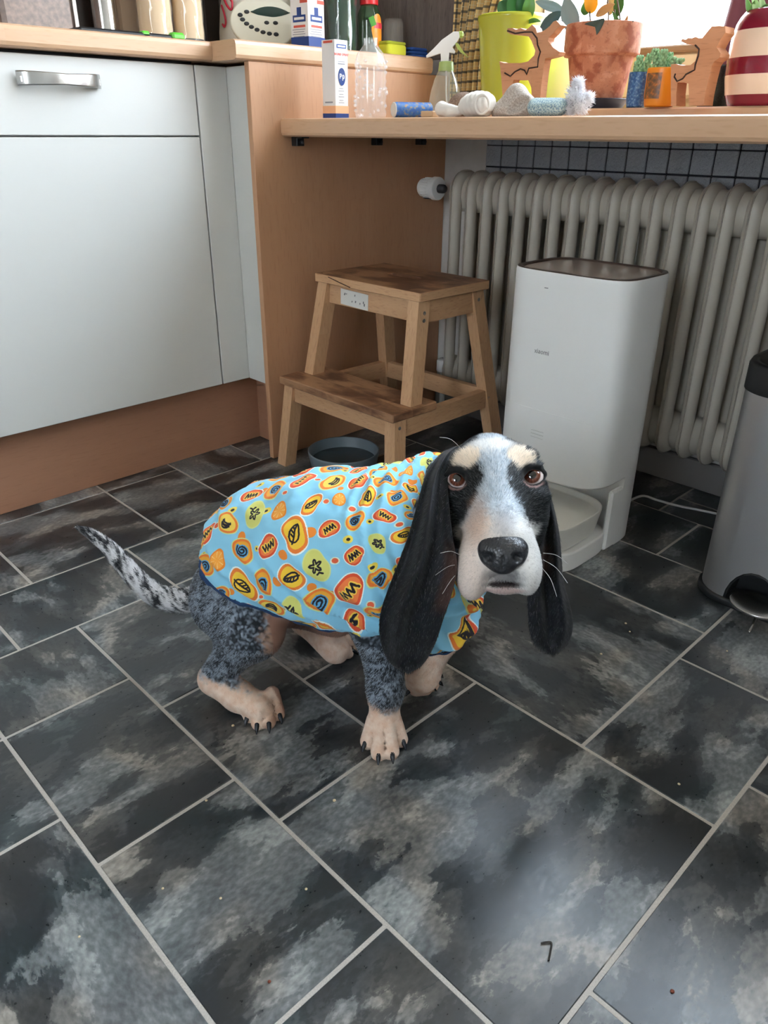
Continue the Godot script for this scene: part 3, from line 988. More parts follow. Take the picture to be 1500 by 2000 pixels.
func build_bin() -> void:
	var c := Vector3(-0.352, 0.0, -1.41)
	var o := thing("pedal_bin", "brushed steel pedal bin with a black rim beside the feeder", "bin", c)
	var w := 0.224; var d := 0.27
	var steel := mat(C(206, 206, 208), 0.38, 1.0)
	steel.normal_enabled = true
	steel.normal_texture = bump_tex(0.12, 2, 51, 1.5, 256)
	steel.normal_scale = 0.15
	steel.uv1_triplanar = true
	steel.uv1_scale = Vector3(3, 40, 3)
	# steel shell: outline rows, with an arch cut out of the front for the pedal
	var out := rounded(w, d, 0.06, 10)
	var m := MB.new()
	var rows := []
	for y in [0.014, 0.03, 0.06, 0.09, 0.2, 0.3, 0.4]:
		var r := PackedVector3Array()
		for p in out:
			r.append(Vector3(p.x, y, p.y))
		rows.append(r)
	# the front face runs from out[10] (+x side) to out[11]; split it so that the arch can be left open
	var front_l := -w * 0.5 + 0.06; var front_r := w * 0.5 - 0.06
	var zf := d * 0.5
	var ring := []
	for k in out.size():
		ring.append(out[k])
	for k in out.size():
		var k2 := (k + 1) % out.size()
		if out[k].y > zf - 1e-4 and out[k2].y > zf - 1e-4:
			continue
		m.grid([PackedVector3Array([Vector3(out[k].x, 0.014, out[k].y), Vector3(out[k2].x, 0.014, out[k2].y)]), PackedVector3Array([Vector3(out[k].x, 0.4, out[k].y), Vector3(out[k2].x, 0.4, out[k2].y)])], false, true)
	# smooth normals on the rounded part
	for k in m.v.size():
		var p := m.v[k]
		var q := Vector2(clampf(p.x, front_l, front_r), clampf(p.z, -d * 0.5 + 0.06, d * 0.5 - 0.06))
		var nn := Vector3(p.x - q.x, 0, p.z - q.y)
		if nn.length() > 1e-5:
			m.n[k] = nn.normalized()
	var arch := PackedVector2Array([Vector2(front_l, 0.014), Vector2(front_l, 0.4), Vector2(front_r, 0.4), Vector2(front_r, 0.014)])
	for k in 13:
		var a := PI * k / 12.0
		arch.append(Vector2(cos(a) * 0.0465, 0.014 + sin(a) * 0.066))
	var idx := Geometry2D.triangulate_polygon(arch)
	var b0 := m.v.size()
	for p in arch:
		m.put(Vector3(p.x, p.y, zf), Vector3(0, 0, 1))
	for t in range(0, idx.size(), 3):
		m.tri(b0 + idx[t], b0 + idx[t + 1], b0 + idx[t + 2])
	for k in m.i.size() / 3:
		pass
	add(o, "shell", m.done(), steel)
	m = MB.new()
	rows = []
	for k in 13:
		var a := PI * k / 12.0
		rows.append(PackedVector3Array([Vector3(cos(a) * 0.0465, 0.014 + sin(a) * 0.066, zf + 0.0006), Vector3(cos(a) * 0.0505, 0.014 + sin(a) * 0.07, zf + 0.0012), Vector3(cos(a) * 0.0465, 0.014 + sin(a) * 0.066, zf - 0.05)]))
	m.grid(rows, false, false)
	m.box(Vector3(0, 0.045, zf - 0.05), Vector3(0.1, 0.075, 0.004), 0.0)
	add(o, "pedal_recess", m.done(), M.black)
	add(o, "foot_ring", prism(rounded(w + 0.012, d + 0.012, 0.066, 8), 0.0, 0.015, 0.004), M.black)
	# pedal: an oval steel plate on a wire arm
	m = MB.new()
	m.lathe([Vector2(0, 0.0), Vector2(0.044, 0.0), Vector2(0.046, 0.002), Vector2(0.046, 0.005), Vector2(0.044, 0.006), Vector2(0.036, 0.0055), Vector2(0.034, 0.0065), Vector2(0, 0.0065)], Vector3(0.012, 0.028, zf + 0.012), 36, Basis(Vector3.RIGHT, 0.12), Vector2(1.0, 0.72))
	var pd := add(o, "pedal", m.done(), M.steel)
	m = MB.new()
	m.tube([Vector3(0.02, 0.026, zf - 0.03), Vector3(0.022, 0.02, zf + 0.03), Vector3(0.026, 0.006, zf + 0.062)], 0.0025, 8)
	add(pd, "pedal_wire", m.done(), M.steel)
	# rim, and the sunken dark lid with a scrap of bag edge
	m = MB.new()
	rows = []
	var big := rounded(w + 0.006, d + 0.006, 0.063, 10)
	for st in [[0.395, 0.97], [0.396, 1.0], [0.438, 1.0], [0.445, 0.975], [0.443, 0.9], [0.425, 0.88], [0.415, 0.86], [0.413, 0.0]]:
		var r := PackedVector3Array()
		for p in big:
			r.append(Vector3(p.x * st[1], st[0], p.y * st[1]))
		rows.append(r)
	m.grid(rows, true, true)
	add(o, "rim", m.done(), M.black)
	m = MB.new()
	rows = []
	for k in 9:
		var t := k / 8.0
		rows.append(PackedVector3Array([Vector3(lerpf(-0.06, 0.07, t), 0.4165, 0.075 - 0.02 * t), Vector3(lerpf(-0.06, 0.07, t), 0.419 + 0.003 * sin(t * 9.0), 0.03 + 0.01 * sin(t * 7.0)), Vector3(lerpf(-0.05, 0.06, t), 0.4165, -0.02)]))
	m.grid(rows, false, true)
	add(o, "bag_edge", m.done(), mat(C(190, 196, 196), 0.5))

func build_bowl() -> void:
	var o := thing("dog_bowl", "grey-blue ceramic bowl standing under the stool", "bowl", Vector3(-1.318, 0.0, -1.152))
	var m := MB.new()
	m.lathe([Vector2(0, 0.0), Vector2(0.062, 0.0), Vector2(0.068, 0.003), Vector2(0.082, 0.035), Vector2(0.0885, 0.068), Vector2(0.089, 0.0715), Vector2(0.087, 0.073), Vector2(0.0845, 0.0715), Vector2(0.078, 0.035), Vector2(0.066, 0.012), Vector2(0, 0.009)], Vector3.ZERO, 48)
	add(o, "bowl_wall", m.done(), mat(C(108, 120, 126), 0.4))
	m = MB.new()
	m.lathe([Vector2(0.0803, 0.047), Vector2(0.079, 0.0472), Vector2(0, 0.0472)], Vector3.ZERO, 40)
	var wt := mat(C(60, 70, 74), 0.03)
	add(o, "water", m.done(), wt)

# ---------------------------------------------------------------- soft shapes: a distance field meshed as surface nets

class Field:
	# kinds: 0 tapered capsule, 1 ellipsoid, 2 capsule cut square at its far end, 3 half space (keeps the side the normal points away from)
	# ops: 0 join softly, 1 carve softly, 2 keep only what is inside
	var kind := PackedInt32Array()
	var op := PackedInt32Array()
	var pa := PackedVector3Array()
	var pb := PackedVector3Array()
	var ra := PackedFloat32Array()
	var rb := PackedFloat32Array()
	var kk := PackedFloat32Array()
	var turn: Array[Basis] = []
	func cap(a: Vector3, r: float, b: Vector3, s: float, k := 0.02, o := 0, cut := false) -> void:
		kind.append(2 if cut else 0); op.append(o); pa.append(a); pb.append(b); ra.append(r); rb.append(s); kk.append(k); turn.append(Basis.IDENTITY)
	func ell(c: Vector3, r: Vector3, bas: Basis, k := 0.012, o := 0) -> void:
		kind.append(1); op.append(o); pa.append(c); pb.append(r); ra.append(0.0); rb.append(0.0); kk.append(k); turn.append(bas.transposed())
	func plane(p: Vector3, n: Vector3) -> void:
		kind.append(3); op.append(2); pa.append(p); pb.append(n.normalized()); ra.append(0.0); rb.append(0.0); kk.append(0.0); turn.append(Basis.IDENTITY)
	func one(k: int, p: Vector3) -> float:
		var t := kind[k]
		if t == 0 or t == 2:
			var ab := pb[k] - pa[k]
			var ap := p - pa[k]
			var h := clampf(ap.dot(ab) / ab.length_squared(), 0.0, 1.0)
			var d := (ap - ab * h).length() - lerpf(ra[k], rb[k], h)
			if t == 2:
				d = maxf(d, (p - pb[k]).dot(ab) / ab.length())
			return d
		if t == 1:
			var q := turn[k] * (p - pa[k])
			var r := pb[k]
			var k0 := (q / r).length()
			var k1 := (q / (r * r)).length()
			return k0 * (k0 - 1.0) / k1 if k1 > 1e-6 else -minf(r.x, minf(r.y, r.z))
		return (p - pa[k]).dot(pb[k])
	func at(p: Vector3, act: PackedInt32Array) -> float:
		var d := 1.0
		for k in act:
			var e := one(k, p)
			var o := op[k]
			if o == 0:
				var s := kk[k]
				var h := maxf(s - absf(d - e), 0.0) / s
				d = minf(d, e) - h * h * s * 0.25
			elif o == 1:
				var s := kk[k]
				e = -e
				var h := maxf(s - absf(d - e), 0.0) / s
				d = maxf(d, e) + h * h * s * 0.25
			else:
				d = maxf(d, e)
		return d
	func mesh(lo: Vector3, hi: Vector3, cell: float) -> MB:
		var B := 4
		var nb := Vector3i(((hi - lo) / (cell * B)).ceil())
		var nx := nb.x * B + 1; var ny := nb.y * B + 1; var nz := nb.z * B + 1
		var val := PackedFloat32Array(); val.resize(nx * ny * nz); val.fill(1.0)
		var vid := PackedInt32Array(); vid.resize(nx * ny * nz); vid.fill(-1)
		var live: Array[Vector3i] = []
		var hd := cell * B * 0.5 * 1.7321
		var all := PackedInt32Array(range(kind.size()))
		for bx in nb.x:
			for by in nb.y:
				for bz in nb.z:
					var c := lo + Vector3(bx + 0.5, by + 0.5, bz + 0.5) * (cell * B)
					var near := PackedInt32Array()
					var dm := 1e9
					var ds := PackedFloat32Array()
					for k in all:
						var e := one(k, c)
						ds.append(e)
						if op[k] == 0:
							dm = minf(dm, e)
					if dm > hd * 1.3 + 0.012:
						continue
					for k in all:
						if op[k] == 2 or (op[k] == 0 and ds[k] < dm + 2.0 * hd + 0.03) or (op[k] == 1 and ds[k] < hd + 0.03):
							near.append(k)
					var dc := at(c, near)
					if absf(dc) > hd * 1.35 + 0.006:
						if dc < 0.0:
							for x in range(bx * B, bx * B + B + 1):
								for y in range(by * B, by * B + B + 1):
									for z in range(bz * B, bz * B + B + 1):
										val[(x * ny + y) * nz + z] = minf(val[(x * ny + y) * nz + z], -1.0) if val[(x * ny + y) * nz + z] == 1.0 else val[(x * ny + y) * nz + z]
						continue
					live.append(Vector3i(bx, by, bz))
					for x in range(bx * B, bx * B + B + 1):
						for y in range(by * B, by * B + B + 1):
							var row := (x * ny + y) * nz
							for z in range(bz * B, bz * B + B + 1):
								val[row + z] = at(lo + Vector3(x, y, z) * cell, near)
		var m := MB.new()
		var off := [0, nz, ny * nz, ny * nz + nz]
		var corner := [Vector3(0, 0, 0), Vector3(0, 0, 1), Vector3(0, 1, 0), Vector3(0, 1, 1), Vector3(1, 0, 0), Vector3(1, 0, 1), Vector3(1, 1, 0), Vector3(1, 1, 1)]
		var edges := [[0, 1], [0, 2], [0, 4], [1, 3], [1, 5], [2, 3], [2, 6], [4, 5], [4, 6], [3, 7], [5, 7], [6, 7]]
		for b in live:
			for x in range(b.x * B, b.x * B + B):
				for y in range(b.y * B, b.y * B + B):
					for z in range(b.z * B, b.z * B + B):
						var i0 := (x * ny + y) * nz + z
						var s := PackedFloat32Array([val[i0], val[i0 + 1], val[i0 + nz], val[i0 + nz + 1], val[i0 + ny * nz], val[i0 + ny * nz + 1], val[i0 + ny * nz + nz], val[i0 + ny * nz + nz + 1]])
						var neg := 0
						for q in 8:
							if s[q] < 0.0:
								neg += 1
						if neg == 0 or neg == 8:
							continue
						var acc := Vector3.ZERO
						var cnt := 0
						for e in edges:
							var a: float = s[e[0]]; var d: float = s[e[1]]
							if (a < 0.0) != (d < 0.0):
								acc += (corner[e[0]] as Vector3).lerp(corner[e[1]], a / (a - d))
								cnt += 1
						vid[i0] = m.put(lo + (Vector3(x, y, z) + acc / cnt) * cell, Vector3.ZERO)
		for b in live:
			for x in range(maxi(b.x * B, 1), b.x * B + B):
				for y in range(maxi(b.y * B, 1), b.y * B + B):
					for z in range(maxi(b.z * B, 1), b.z * B + B):
						var i0 := (x * ny + y) * nz + z
						var a := val[i0] < 0.0
						for ax in 3:
							var st: int = [ny * nz, nz, 1][ax]
							if (val[i0 + st] < 0.0) == a:
								continue
							var p: int = [nz, 1, ny * nz][ax]
							var q: int = [1, ny * nz, nz][ax]
							var f0 := vid[i0]; var f1 := vid[i0 - p]; var f2 := vid[i0 - p - q]; var f3 := vid[i0 - q]
							if f0 < 0 or f1 < 0 or f2 < 0 or f3 < 0:
								continue
							if a:
								m.i.append_array(PackedInt32Array([f0, f2, f1, f0, f3, f2]))
							else:
								m.i.append_array(PackedInt32Array([f0, f1, f2, f0, f2, f3]))
		return m

func renormal(m: MB) -> void:
	for k in m.n.size():
		m.n[k] = Vector3.ZERO
	for t in range(0, m.i.size(), 3):
		var a := m.i[t]; var b := m.i[t + 1]; var c := m.i[t + 2]
		var f := (m.v[c] - m.v[a]).cross(m.v[b] - m.v[a])
		m.n[a] += f; m.n[b] += f; m.n[c] += f
	for k in m.n.size():
		m.n[k] = m.n[k].normalized()

func lin(r: int, g: int, b: int) -> Color:
	return C(r, g, b).srgb_to_linear()

# ---------------------------------------------------------------- the dog

var fnA := FastNoiseLite.new()
var fnB := FastNoiseLite.new()
var HO := Vector3.ZERO                # head origin
var HX := Basis.IDENTITY              # head axes: right, up, forward along the muzzle

func hp(x: float, y: float, z: float) -> Vector3:
	# a point of the head, in millimetres: right, up, forward of the muzzle's root
	return HO + HX * (Vector3(x, y, z) * 0.00097)

func blob(v: Vector2, c: Vector2, r: Vector2, soft := 0.25) -> float:
	return 1.0 - smoothstep(1.0 - soft, 1.0 + soft, ((v - c) / r).length())

func roan(p: Vector3, share: float, scale := 1.0) -> Color:
	# dark hairs and pale hairs mixed in flecks; share is the part of pale ones
	var n := fnA.get_noise_3dv(p * (800.0 * scale)) * 0.5 + fnB.get_noise_3dv(p * (300.0 * scale)) * 0.4
	var t := smoothstep(-0.3, 0.3, n + (share - 0.5) * 1.1)
	return lin(20, 24, 32).lerp(lin(150, 162, 176), t)

func coat(p: Vector3) -> Color:
	var n := fnB.get_noise_3dv(p * 60.0) * 0.5 + fnA.get_noise_3dv(p * 300.0) * 0.25
	var c := roan(p, 0.40 + fnB.get_noise_3dv(p * 30.0) * 0.28)
	var tan := lin(218, 180, 154).lerp(lin(236, 214, 196), clampf(0.5 + n * 1.6, 0.0, 1.0))
	var front := p.x > -0.70
	if front:
		var t := 1.0 - smoothstep(0.058, 0.075, p.y + n * 0.022 + (p.x + 0.6) * 0.25)
		if p.z < -0.64 and p.y < 0.16:
			t = 1.0
		c = c.lerp(tan, t)
	else:
		# hind leg: the foot and the front edge of the thigh are tan, the hock dark
		var foot := 1.0 - smoothstep(0.045, 0.058, p.y + n * 0.015)
		foot *= smoothstep(-0.852, -0.835, p.x + n * 0.02 + p.y * 0.3)
		c = c.lerp(tan, foot)
		var edge := smoothstep(-0.732, -0.72, p.x + n * 0.02 - (p.z + 0.47) * 0.35 + (p.y - 0.12) * 0.1)
		c = c.lerp(lin(182, 146, 124), edge * (1.0 - smoothstep(0.16, 0.19, p.y)))
		if p.z < -0.5 and p.x > -0.83:
			c = c.lerp(lin(150, 108, 92), 0.75)
		if p.z < -0.60:
			c = c.lerp(tan, 0.8 * (1.0 - smoothstep(0.05, 0.07, p.y)))
	return c

func tail_coat(p: Vector3, t: float) -> Color:
	var q := Vector3(p.x + p.y * 0.9, p.y, p.z) * 90.0
	var n := fnB.get_noise_3dv(Vector3(q.x * 0.8, q.y * 0.5, q.z * 1.6)) + fnA.get_noise_3dv(p * 260.0) * 0.5
	var c := lin(24, 27, 33).lerp(lin(214, 214, 216), smoothstep(-0.12, 0.16, n + 0.06))
	if t < 0.16:
		c = c.lerp(lin(30, 36, 46), (1.0 - smoothstep(0.08, 0.16, t)) * smoothstep(-0.004, 0.008, p.y - 0.112))
	c = c.lerp(lin(28, 30, 36), smoothstep(0.72, 0.78, t) * (1.0 - smoothstep(0.9, 0.95, t)) * 0.8)
	return c.lerp(lin(225, 225, 225), smoothstep(0.93, 0.97, t))

func face_coat(p: Vector3) -> Color:
	# markings in head millimetres
	var l := HX.transposed() * (p - HO) / 0.00097
	var v := Vector2(l.x, l.y)
	var n := fnB.get_noise_3dv(p * 120.0)
	var f := fnA.get_noise_3d(p.x * 700.0, p.y * 250.0, p.z * 700.0)
	var j := v + Vector2(n * 4.0 + f * 2.0, n * 4.0 + f * 3.0)
	var black := lin(14, 16, 19)
	var white := lin(238, 236, 232)
	var c := black.lerp(lin(60, 70, 82), clampf(0.25 + f * 0.9, 0.0, 1.0) * 0.5)
	# pale roan blaze down the forehead, widening to the white muzzle
	var cx := lerpf(-2.0, 9.0, smoothstep(60.0, -40.0, v.y))
	var half := lerpf(21.0, 17.0, smoothstep(60.0, 90.0, v.y))
	half = lerpf(half, 55.0, smoothstep(22.0, -22.0, j.y))
	var inside := 1.0 - smoothstep(half - 5.0, half + 4.0, absf(j.x - cx))
	var grey := lin(168, 182, 194).lerp(lin(226, 232, 236), clampf(0.5 + f * 1.5 + n * 0.6, 0.0, 1.0))
	grey = grey.lerp(lin(96, 108, 122), clampf(f * 2.2 - 0.25, 0.0, 0.8))
	c = c.lerp(grey, inside)
	# white crown patch and white muzzle
	c = c.lerp(white, blob(j, Vector2(-3.0, 82.0), Vector2(27.0, 9.0), 0.4) * 0.9)
	var muz := smoothstep(8.0, -16.0, j.y + absf(j.x - cx) * 0.1) * inside
	c = c.lerp(white.lerp(lin(236, 214, 200), clampf(0.35 - (v.x - 8.0) / 50.0, 0.0, 1.0) * 0.8), muz)
	c = c.lerp(lin(214, 172, 142), blob(j, Vector2(-19.0, -10.0), Vector2(12.0, 26.0), 0.7) * 0.55)
	c = c.lerp(lin(112, 118, 130), blob(j, Vector2(12.0, -12.0), Vector2(12.0, 15.0), 0.6) * 0.55)
	c = c.lerp(lin(150, 132, 126), clampf(f * 3.0 - 1.0, 0.0, 1.0) * 0.4 * muz)
	# dark masks round the eyes, running down to a point
	for s in [[-1.0, -45.0, 34.0], [1.0, 47.0, 36.0]]:
		var d := blob(j, Vector2(s[1], s[2]), Vector2(28.0, 25.0), 0.14)
		d = maxf(d, blob(j, Vector2(s[1] + s[0] * 3.0, s[2] - 24.0), Vector2(18.0, 30.0), 0.18))
		d = maxf(d, blob(j, Vector2(s[1] - s[0] * 17.0, s[2] + 8.0), Vector2(16.0, 19.0), 0.15))
		c = c.lerp(black, d)
		# cream brow spots
		c = c.lerp(lin(244, 226, 204), blob(j + Vector2((j.y - 64.0) * 0.3 * s[0], 0.0), Vector2(s[0] * 33.0, 65.0), Vector2(16.0, 14.5), 0.2))
	# dark muzzle end under the nose, mouth line
	c = c.lerp(lin(70, 68, 72), blob(j, Vector2(10.0, -76.0), Vector2(21.0, 11.0), 0.5) * 0.8)
	c = c.lerp(lin(40, 30, 30), blob(v, Vector2(12.0, -84.5), Vector2(21.0, 4.2), 0.4))
	c = c.lerp(lin(222, 190, 182), blob(v, Vector2(12.0, -92.0), Vector2(23.0, 4.0), 0.4) * 0.8)
	c = c.lerp(black, blob(v, Vector2(10.0, -49.0), Vector2(23.0, 20.0), 0.1))
	for e in [Vector2(-45.5, 40.0), Vector2(47.5, 43.0)]:
		var lid := blob(v, e + Vector2(0, 1.0), Vector2(18.0, 16.5), 0.12)
		c = c.lerp(black, lid)
		var ee: float = ((v - e) / Vector2(13.5, 11.8)).length()
		c = c.lerp(lin(150, 118, 114), smoothstep(0.94, 1.0, ee) * (1.0 - smoothstep(1.1, 1.16, ee)) * smoothstep(-4.0, -8.0, v.y - e.y) * 0.8)
	if l.z < 12.0 and absf(v.x) > 34.0 and v.y < 60.0:
		c = c.lerp(black, smoothstep(12.0, 0.0, l.z) * smoothstep(34.0, 42.0, absf(v.x)))
	if l.z < -20.0:
		c = c.lerp(black, smoothstep(-20.0, -40.0, l.z) * 0.9)
	return c

func build_dog() -> void:
	fnA.seed = 5; fnA.frequency = 1.0; fnA.fractal_octaves = 2
	fnB.seed = 6; fnB.frequency = 1.0; fnB.fractal_octaves = 2
	HO = at(965, 1000, 0.91)
	var fw := (EYE - HO).normalized()
	var rt := cam_basis.y.cross(fw).normalized()
	HX = Basis(rt, fw.cross(rt), fw)
	var dog := thing("dog", "black, white and tan basset hound sitting on the slate floor, looking up", "dog")
	# ----- skeleton
	var pelvis := Vector3(-0.842, 0.152, -0.53); var p1 := Vector3(-0.79, 0.235, -0.56); var p2 := Vector3(-0.70, 0.264, -0.59)
	var p3 := Vector3(-0.622, 0.284, -0.625); var p4 := Vector3(-0.585, 0.205, -0.65); var n1 := Vector3(-0.588, 0.332, -0.69)
	var hb := hp(-8, 20, -60)
	var f := Field.new()
	f.cap(pelvis, 0.072, p1, 0.088, 0.03)
	f.cap(p1, 0.088, p2, 0.098, 0.03)
	f.cap(p2, 0.098, p3, 0.093, 0.03)
	f.cap(p3, 0.088, p4, 0.068, 0.03)
	f.cap(p3, 0.08, n1, 0.06, 0.03)
	f.cap(n1, 0.06, hb, 0.052, 0.03)
	# right hind leg, the near one
	var hip := at(456, 1172, 1.145); var knee := at(497, 1232, 1.10)
	var hock := on_floor(416, 1330, 0.03); var ball := on_floor(507, 1383, 0.026)
	f.cap(hip, 0.060, knee, 0.040, 0.03)
	f.cap(knee, 0.036, hock + Vector3(0.004, 0.012, 0), 0.0215, 0.022)
	f.cap(hock, 0.021, hock.lerp(ball, 0.55), 0.0225, 0.015)
	f.cap(hock.lerp(ball, 0.55), 0.0215, ball, 0.019, 0.012)
	var toes := []
	for t in [[497, 1362, 488, 1398], [508, 1366, 504, 1412], [522, 1364, 525, 1410], [532, 1356, 543, 1394]]:
		toes.append([on_floor(t[0], t[1], 0.030), on_floor(t[2], t[3], 0.0105), 0.0112, 0.0108])
	# left hind leg, seen under the belly
	var hip2 := Vector3(-0.83, 0.13, -0.60); var knee2 := Vector3(-0.765, 0.105, -0.645)
	var hock2 := Vector3(-0.86, 0.03, -0.655); var ball2 := on_floor(655, 1268, 0.024)
	f.cap(hip2, 0.058, knee2, 0.04, 0.03)
	f.cap(knee2, 0.036, hock2, 0.022, 0.022)
	f.cap(hock2, 0.021, ball2, 0.024, 0.015)
	for t in [[652, 1272, 664, 1284], [664, 1264, 680, 1276], [672, 1254, 694, 1264], [676, 1246, 698, 1252]]:
		toes.append([on_floor(t[0], t[1], 0.024), on_floor(t[2], t[3], 0.009), 0.0115, 0.0095])
	# right front leg
	var sh := at(722, 1120, 1.02); var el := at(742, 1225, 1.035); var wr := at(753, 1345, 1.062); var fb := on_floor(750, 1405, 0.030)
	f.cap(sh, 0.052, el, 0.035, 0.03)
	f.cap(el, 0.034, wr, 0.0235, 0.02)
	f.cap(wr, 0.0235, fb, 0.0215, 0.016)
	for t in [[732, 1408, 719, 1448, 0.0122], [743, 1412, 740, 1470, 0.0122], [757, 1412, 764, 1468, 0.012], [768, 1404, 781, 1444, 0.0115]]:
		toes.append([on_floor(t[0], t[1], 0.034), on_floor(t[2], t[3], 0.0118), t[4], 0.0118])
	# left front leg
	var sh2 := at(862, 1160, 1.08); var el2 := at(858, 1230, 1.115); var wr2 := on_floor(826, 1318, 0.045); var fb2 := on_floor(820, 1328, 0.022)
	f.cap(sh2, 0.04, el2, 0.033, 0.03)
	f.cap(el2, 0.032, wr2, 0.023, 0.02)
	f.cap(wr2, 0.023, fb2, 0.024, 0.015)
	for t in [[818, 1332, 812, 1348], [828, 1332, 832, 1346], [836, 1326, 846, 1338], [838, 1318, 850, 1326]]:
		toes.append([on_floor(t[0], t[1], 0.024), on_floor(t[2], t[3], 0.0095), 0.0112, 0.0098])
	var claws := []
	var grooves := []
	for k in toes.size() - 1:
		if k % 4 != 3:
			grooves.append([(toes[k][0] + toes[k + 1][0]) * 0.5 + Vector3(0, 0.011, 0), (toes[k][1] + toes[k + 1][1]) * 0.5 + Vector3(0, 0.006, 0)])
	for t in toes:
		f.cap(t[0] + Vector3(0, 0.002, 0), t[2], t[1], t[3], 0.0035)
		var d: Vector3 = t[1] - t[0]; d.y = 0.0
		claws.append([t[1] + d.normalized() * 0.006 + Vector3(0, 0.003, 0), d.normalized()])
	for g in grooves:
		f.cap(g[0].lerp(g[1], 0.35), 0.0012, g[1], 0.0034, 0.004, 1)
	var body := f.mesh(Vector3(-0.97, -0.004, -0.82), Vector3(-0.46, 0.40, -0.40), 0.0039)
	for k in body.v.size():
		body.v[k].y = maxf(body.v[k].y, 0.0005)
	renormal(body)
	for k in body.v.size():
		body.c[k] = coat(body.v[k])
	# tail
	var tp := []; var tr := []
	for q in [[420, 1158, 1.185, 0.022], [388, 1168, 1.195, 0.0185], [350, 1174, 1.2, 0.0175], [312, 1166, 1.2, 0.0168], [275, 1140, 1.2, 0.0152], [242, 1104, 1.205, 0.0132], [212, 1070, 1.21, 0.0112], [182, 1046, 1.215, 0.0082], [160, 1035, 1.22, 0.0048], [148, 1030, 1.22, 0.0015]]:
		tp.append(at(q[0], q[1], q[2])); tr.append(q[3] * 1.12)
	var tps := smooth(tp, 6); var trs := smooth(tr, 6)
	var tail := MB.new()
	tail.tube(tps, trs, 18)
	for k in tail.v.size():
		tail.c[k] = tail_coat(tail.v[k], tail.u[k].y)
	# ----- head
	var h := Field.new()
	var hbas := HX
	h.ell(hp(-2, 30, -38), Vector3(0.058, 0.056, 0.072), hbas, 0.02)
	h.ell(hp(-5, 62, -34), Vector3(0.043, 0.032, 0.052), hbas, 0.02)
	h.ell(hp(-9, 82, -52), Vector3(0.019, 0.013, 0.03), hbas, 0.02)
	h.ell(hp(-43, 2, -24), Vector3(0.024, 0.046, 0.038), hbas, 0.02)
	h.ell(hp(45, 2, -28), Vector3(0.022, 0.046, 0.038), hbas, 0.02)
	h.cap(hp(0, 50, 2), 0.030, hp(8, -28, 54), 0.0285, 0.02)
	h.cap(hp(1, 0, -4), 0.043, hp(6, -42, 34), 0.035, 0.02)
	h.ell(hp(-23, -64, 32), Vector3(0.0215, 0.041, 0.036), hbas * Basis(Vector3.BACK, -0.12), 0.012)
	h.ell(hp(35, -61, 32), Vector3(0.0200, 0.037, 0.036), hbas * Basis(Vector3.BACK, 0.12), 0.012)
	h.ell(hp(12, -86, 34), Vector3(0.024, 0.0115, 0.026), hbas, 0.006)
	h.ell(hp(-33, 64, 6), Vector3(0.020, 0.013, 0.016), hbas, 0.014)
	h.ell(hp(33, 67, 2), Vector3(0.020, 0.013, 0.016), hbas, 0.014)
	h.ell(hp(-44, 17, 4), Vector3(0.019, 0.012, 0.013), hbas, 0.016)
	h.ell(hp(46, 19, 1), Vector3(0.019, 0.012, 0.013), hbas, 0.016)
	h.cap(n1, 0.056, hp(0, 15, -55), 0.05, 0.03)
	var eyes := [hp(-45.5, 40, 2), hp(46.5, 43.5, -2)]
	for k in 2:
		h.ell(eyes[k] + HX * Vector3(0, -0.0005, 0.012), Vector3(0.0135, 0.0115, 0.018), hbas * Basis(Vector3.BACK, -0.3 if k == 0 else 0.3), 0.003, 1)
	for q in [[-60, 44, 8.0, -52, 52.5, 14.0, -40, 51.5, 17.0, -30, 38, 16.0], [61, 47, -1.0, 54, 56, 9.0, 41, 55, 14.0, 31, 41.5, 14.0]]:
		for s in 3:
			h.cap(hp(q[s * 3], q[s * 3 + 1], q[s * 3 + 2]), 0.0036, hp(q[s * 3 + 3], q[s * 3 + 4], q[s * 3 + 5]), 0.0036, 0.005)
	for q in [[-60, 44, 8.0, -57, 32.0, 11.0, -46, 26.5, 14.0, -31, 30, 15.0], [61, 47, -1.0, 59, 36.0, 4.0, 48, 30.0, 10.0, 33, 33.0, 13.0]]:
		for s in 3:
			h.cap(hp(q[s * 3], q[s * 3 + 1], q[s * 3 + 2]), 0.0024, hp(q[s * 3 + 3], q[s * 3 + 4], q[s * 3 + 5]), 0.0024, 0.004)
	# mouth line and the groove under the nose
	h.ell(hp(12, -82.5, 66), Vector3(0.021, 0.0028, 0.014), hbas, 0.003, 1)
	h.cap(hp(11, -64, 78), 0.0016, hp(11, -80, 72), 0.0016, 0.003, 1)
	var lo := Vector3(1e9, 1e9, 1e9); var hi := -lo
	for k in 8:
		var q := hp(-72 if k & 1 else 72, -108 if k & 2 else 108, -112 if k & 4 else 92)
		lo = lo.min(q); hi = hi.max(q)
	var head := h.mesh(lo, hi, 0.0027)
	renormal(head)
	for k in head.v.size():
		head.c[k] = face_coat(head.v[k])
	# ----- ears: long hanging leather, each a folded sheet with thickness
	var ears := MB.new()
	ear(ears, [[893, 872, 0.955, 6], [872, 890, 0.925, 16], [853, 930, 0.905, 22], [846, 985, 0.89, 31], [840, 1045, 0.883, 42], [833, 1105, 0.88, 57], [817, 1160, 0.888, 62], [803, 1205, 0.905, 61], [797, 1248, 0.928, 55], [795, 1285, 0.955, 42], [796, 1306, 0.96, 25], [797, 1316, 0.962, 3]], true)
	ear(ears, [[1044, 905, 0.97, 4], [1052, 935, 0.955, 14], [1060, 985, 0.945, 22], [1066, 1040, 0.94, 28], [1066, 1090, 0.942, 33], [1066, 1135, 0.947, 37], [1071, 1175, 0.955, 43], [1076, 1212, 0.965, 46], [1078, 1242, 0.975, 42], [1079, 1264, 0.98, 30], [1080, 1276, 0.983, 16], [1080, 1281, 0.985, 2]], false)
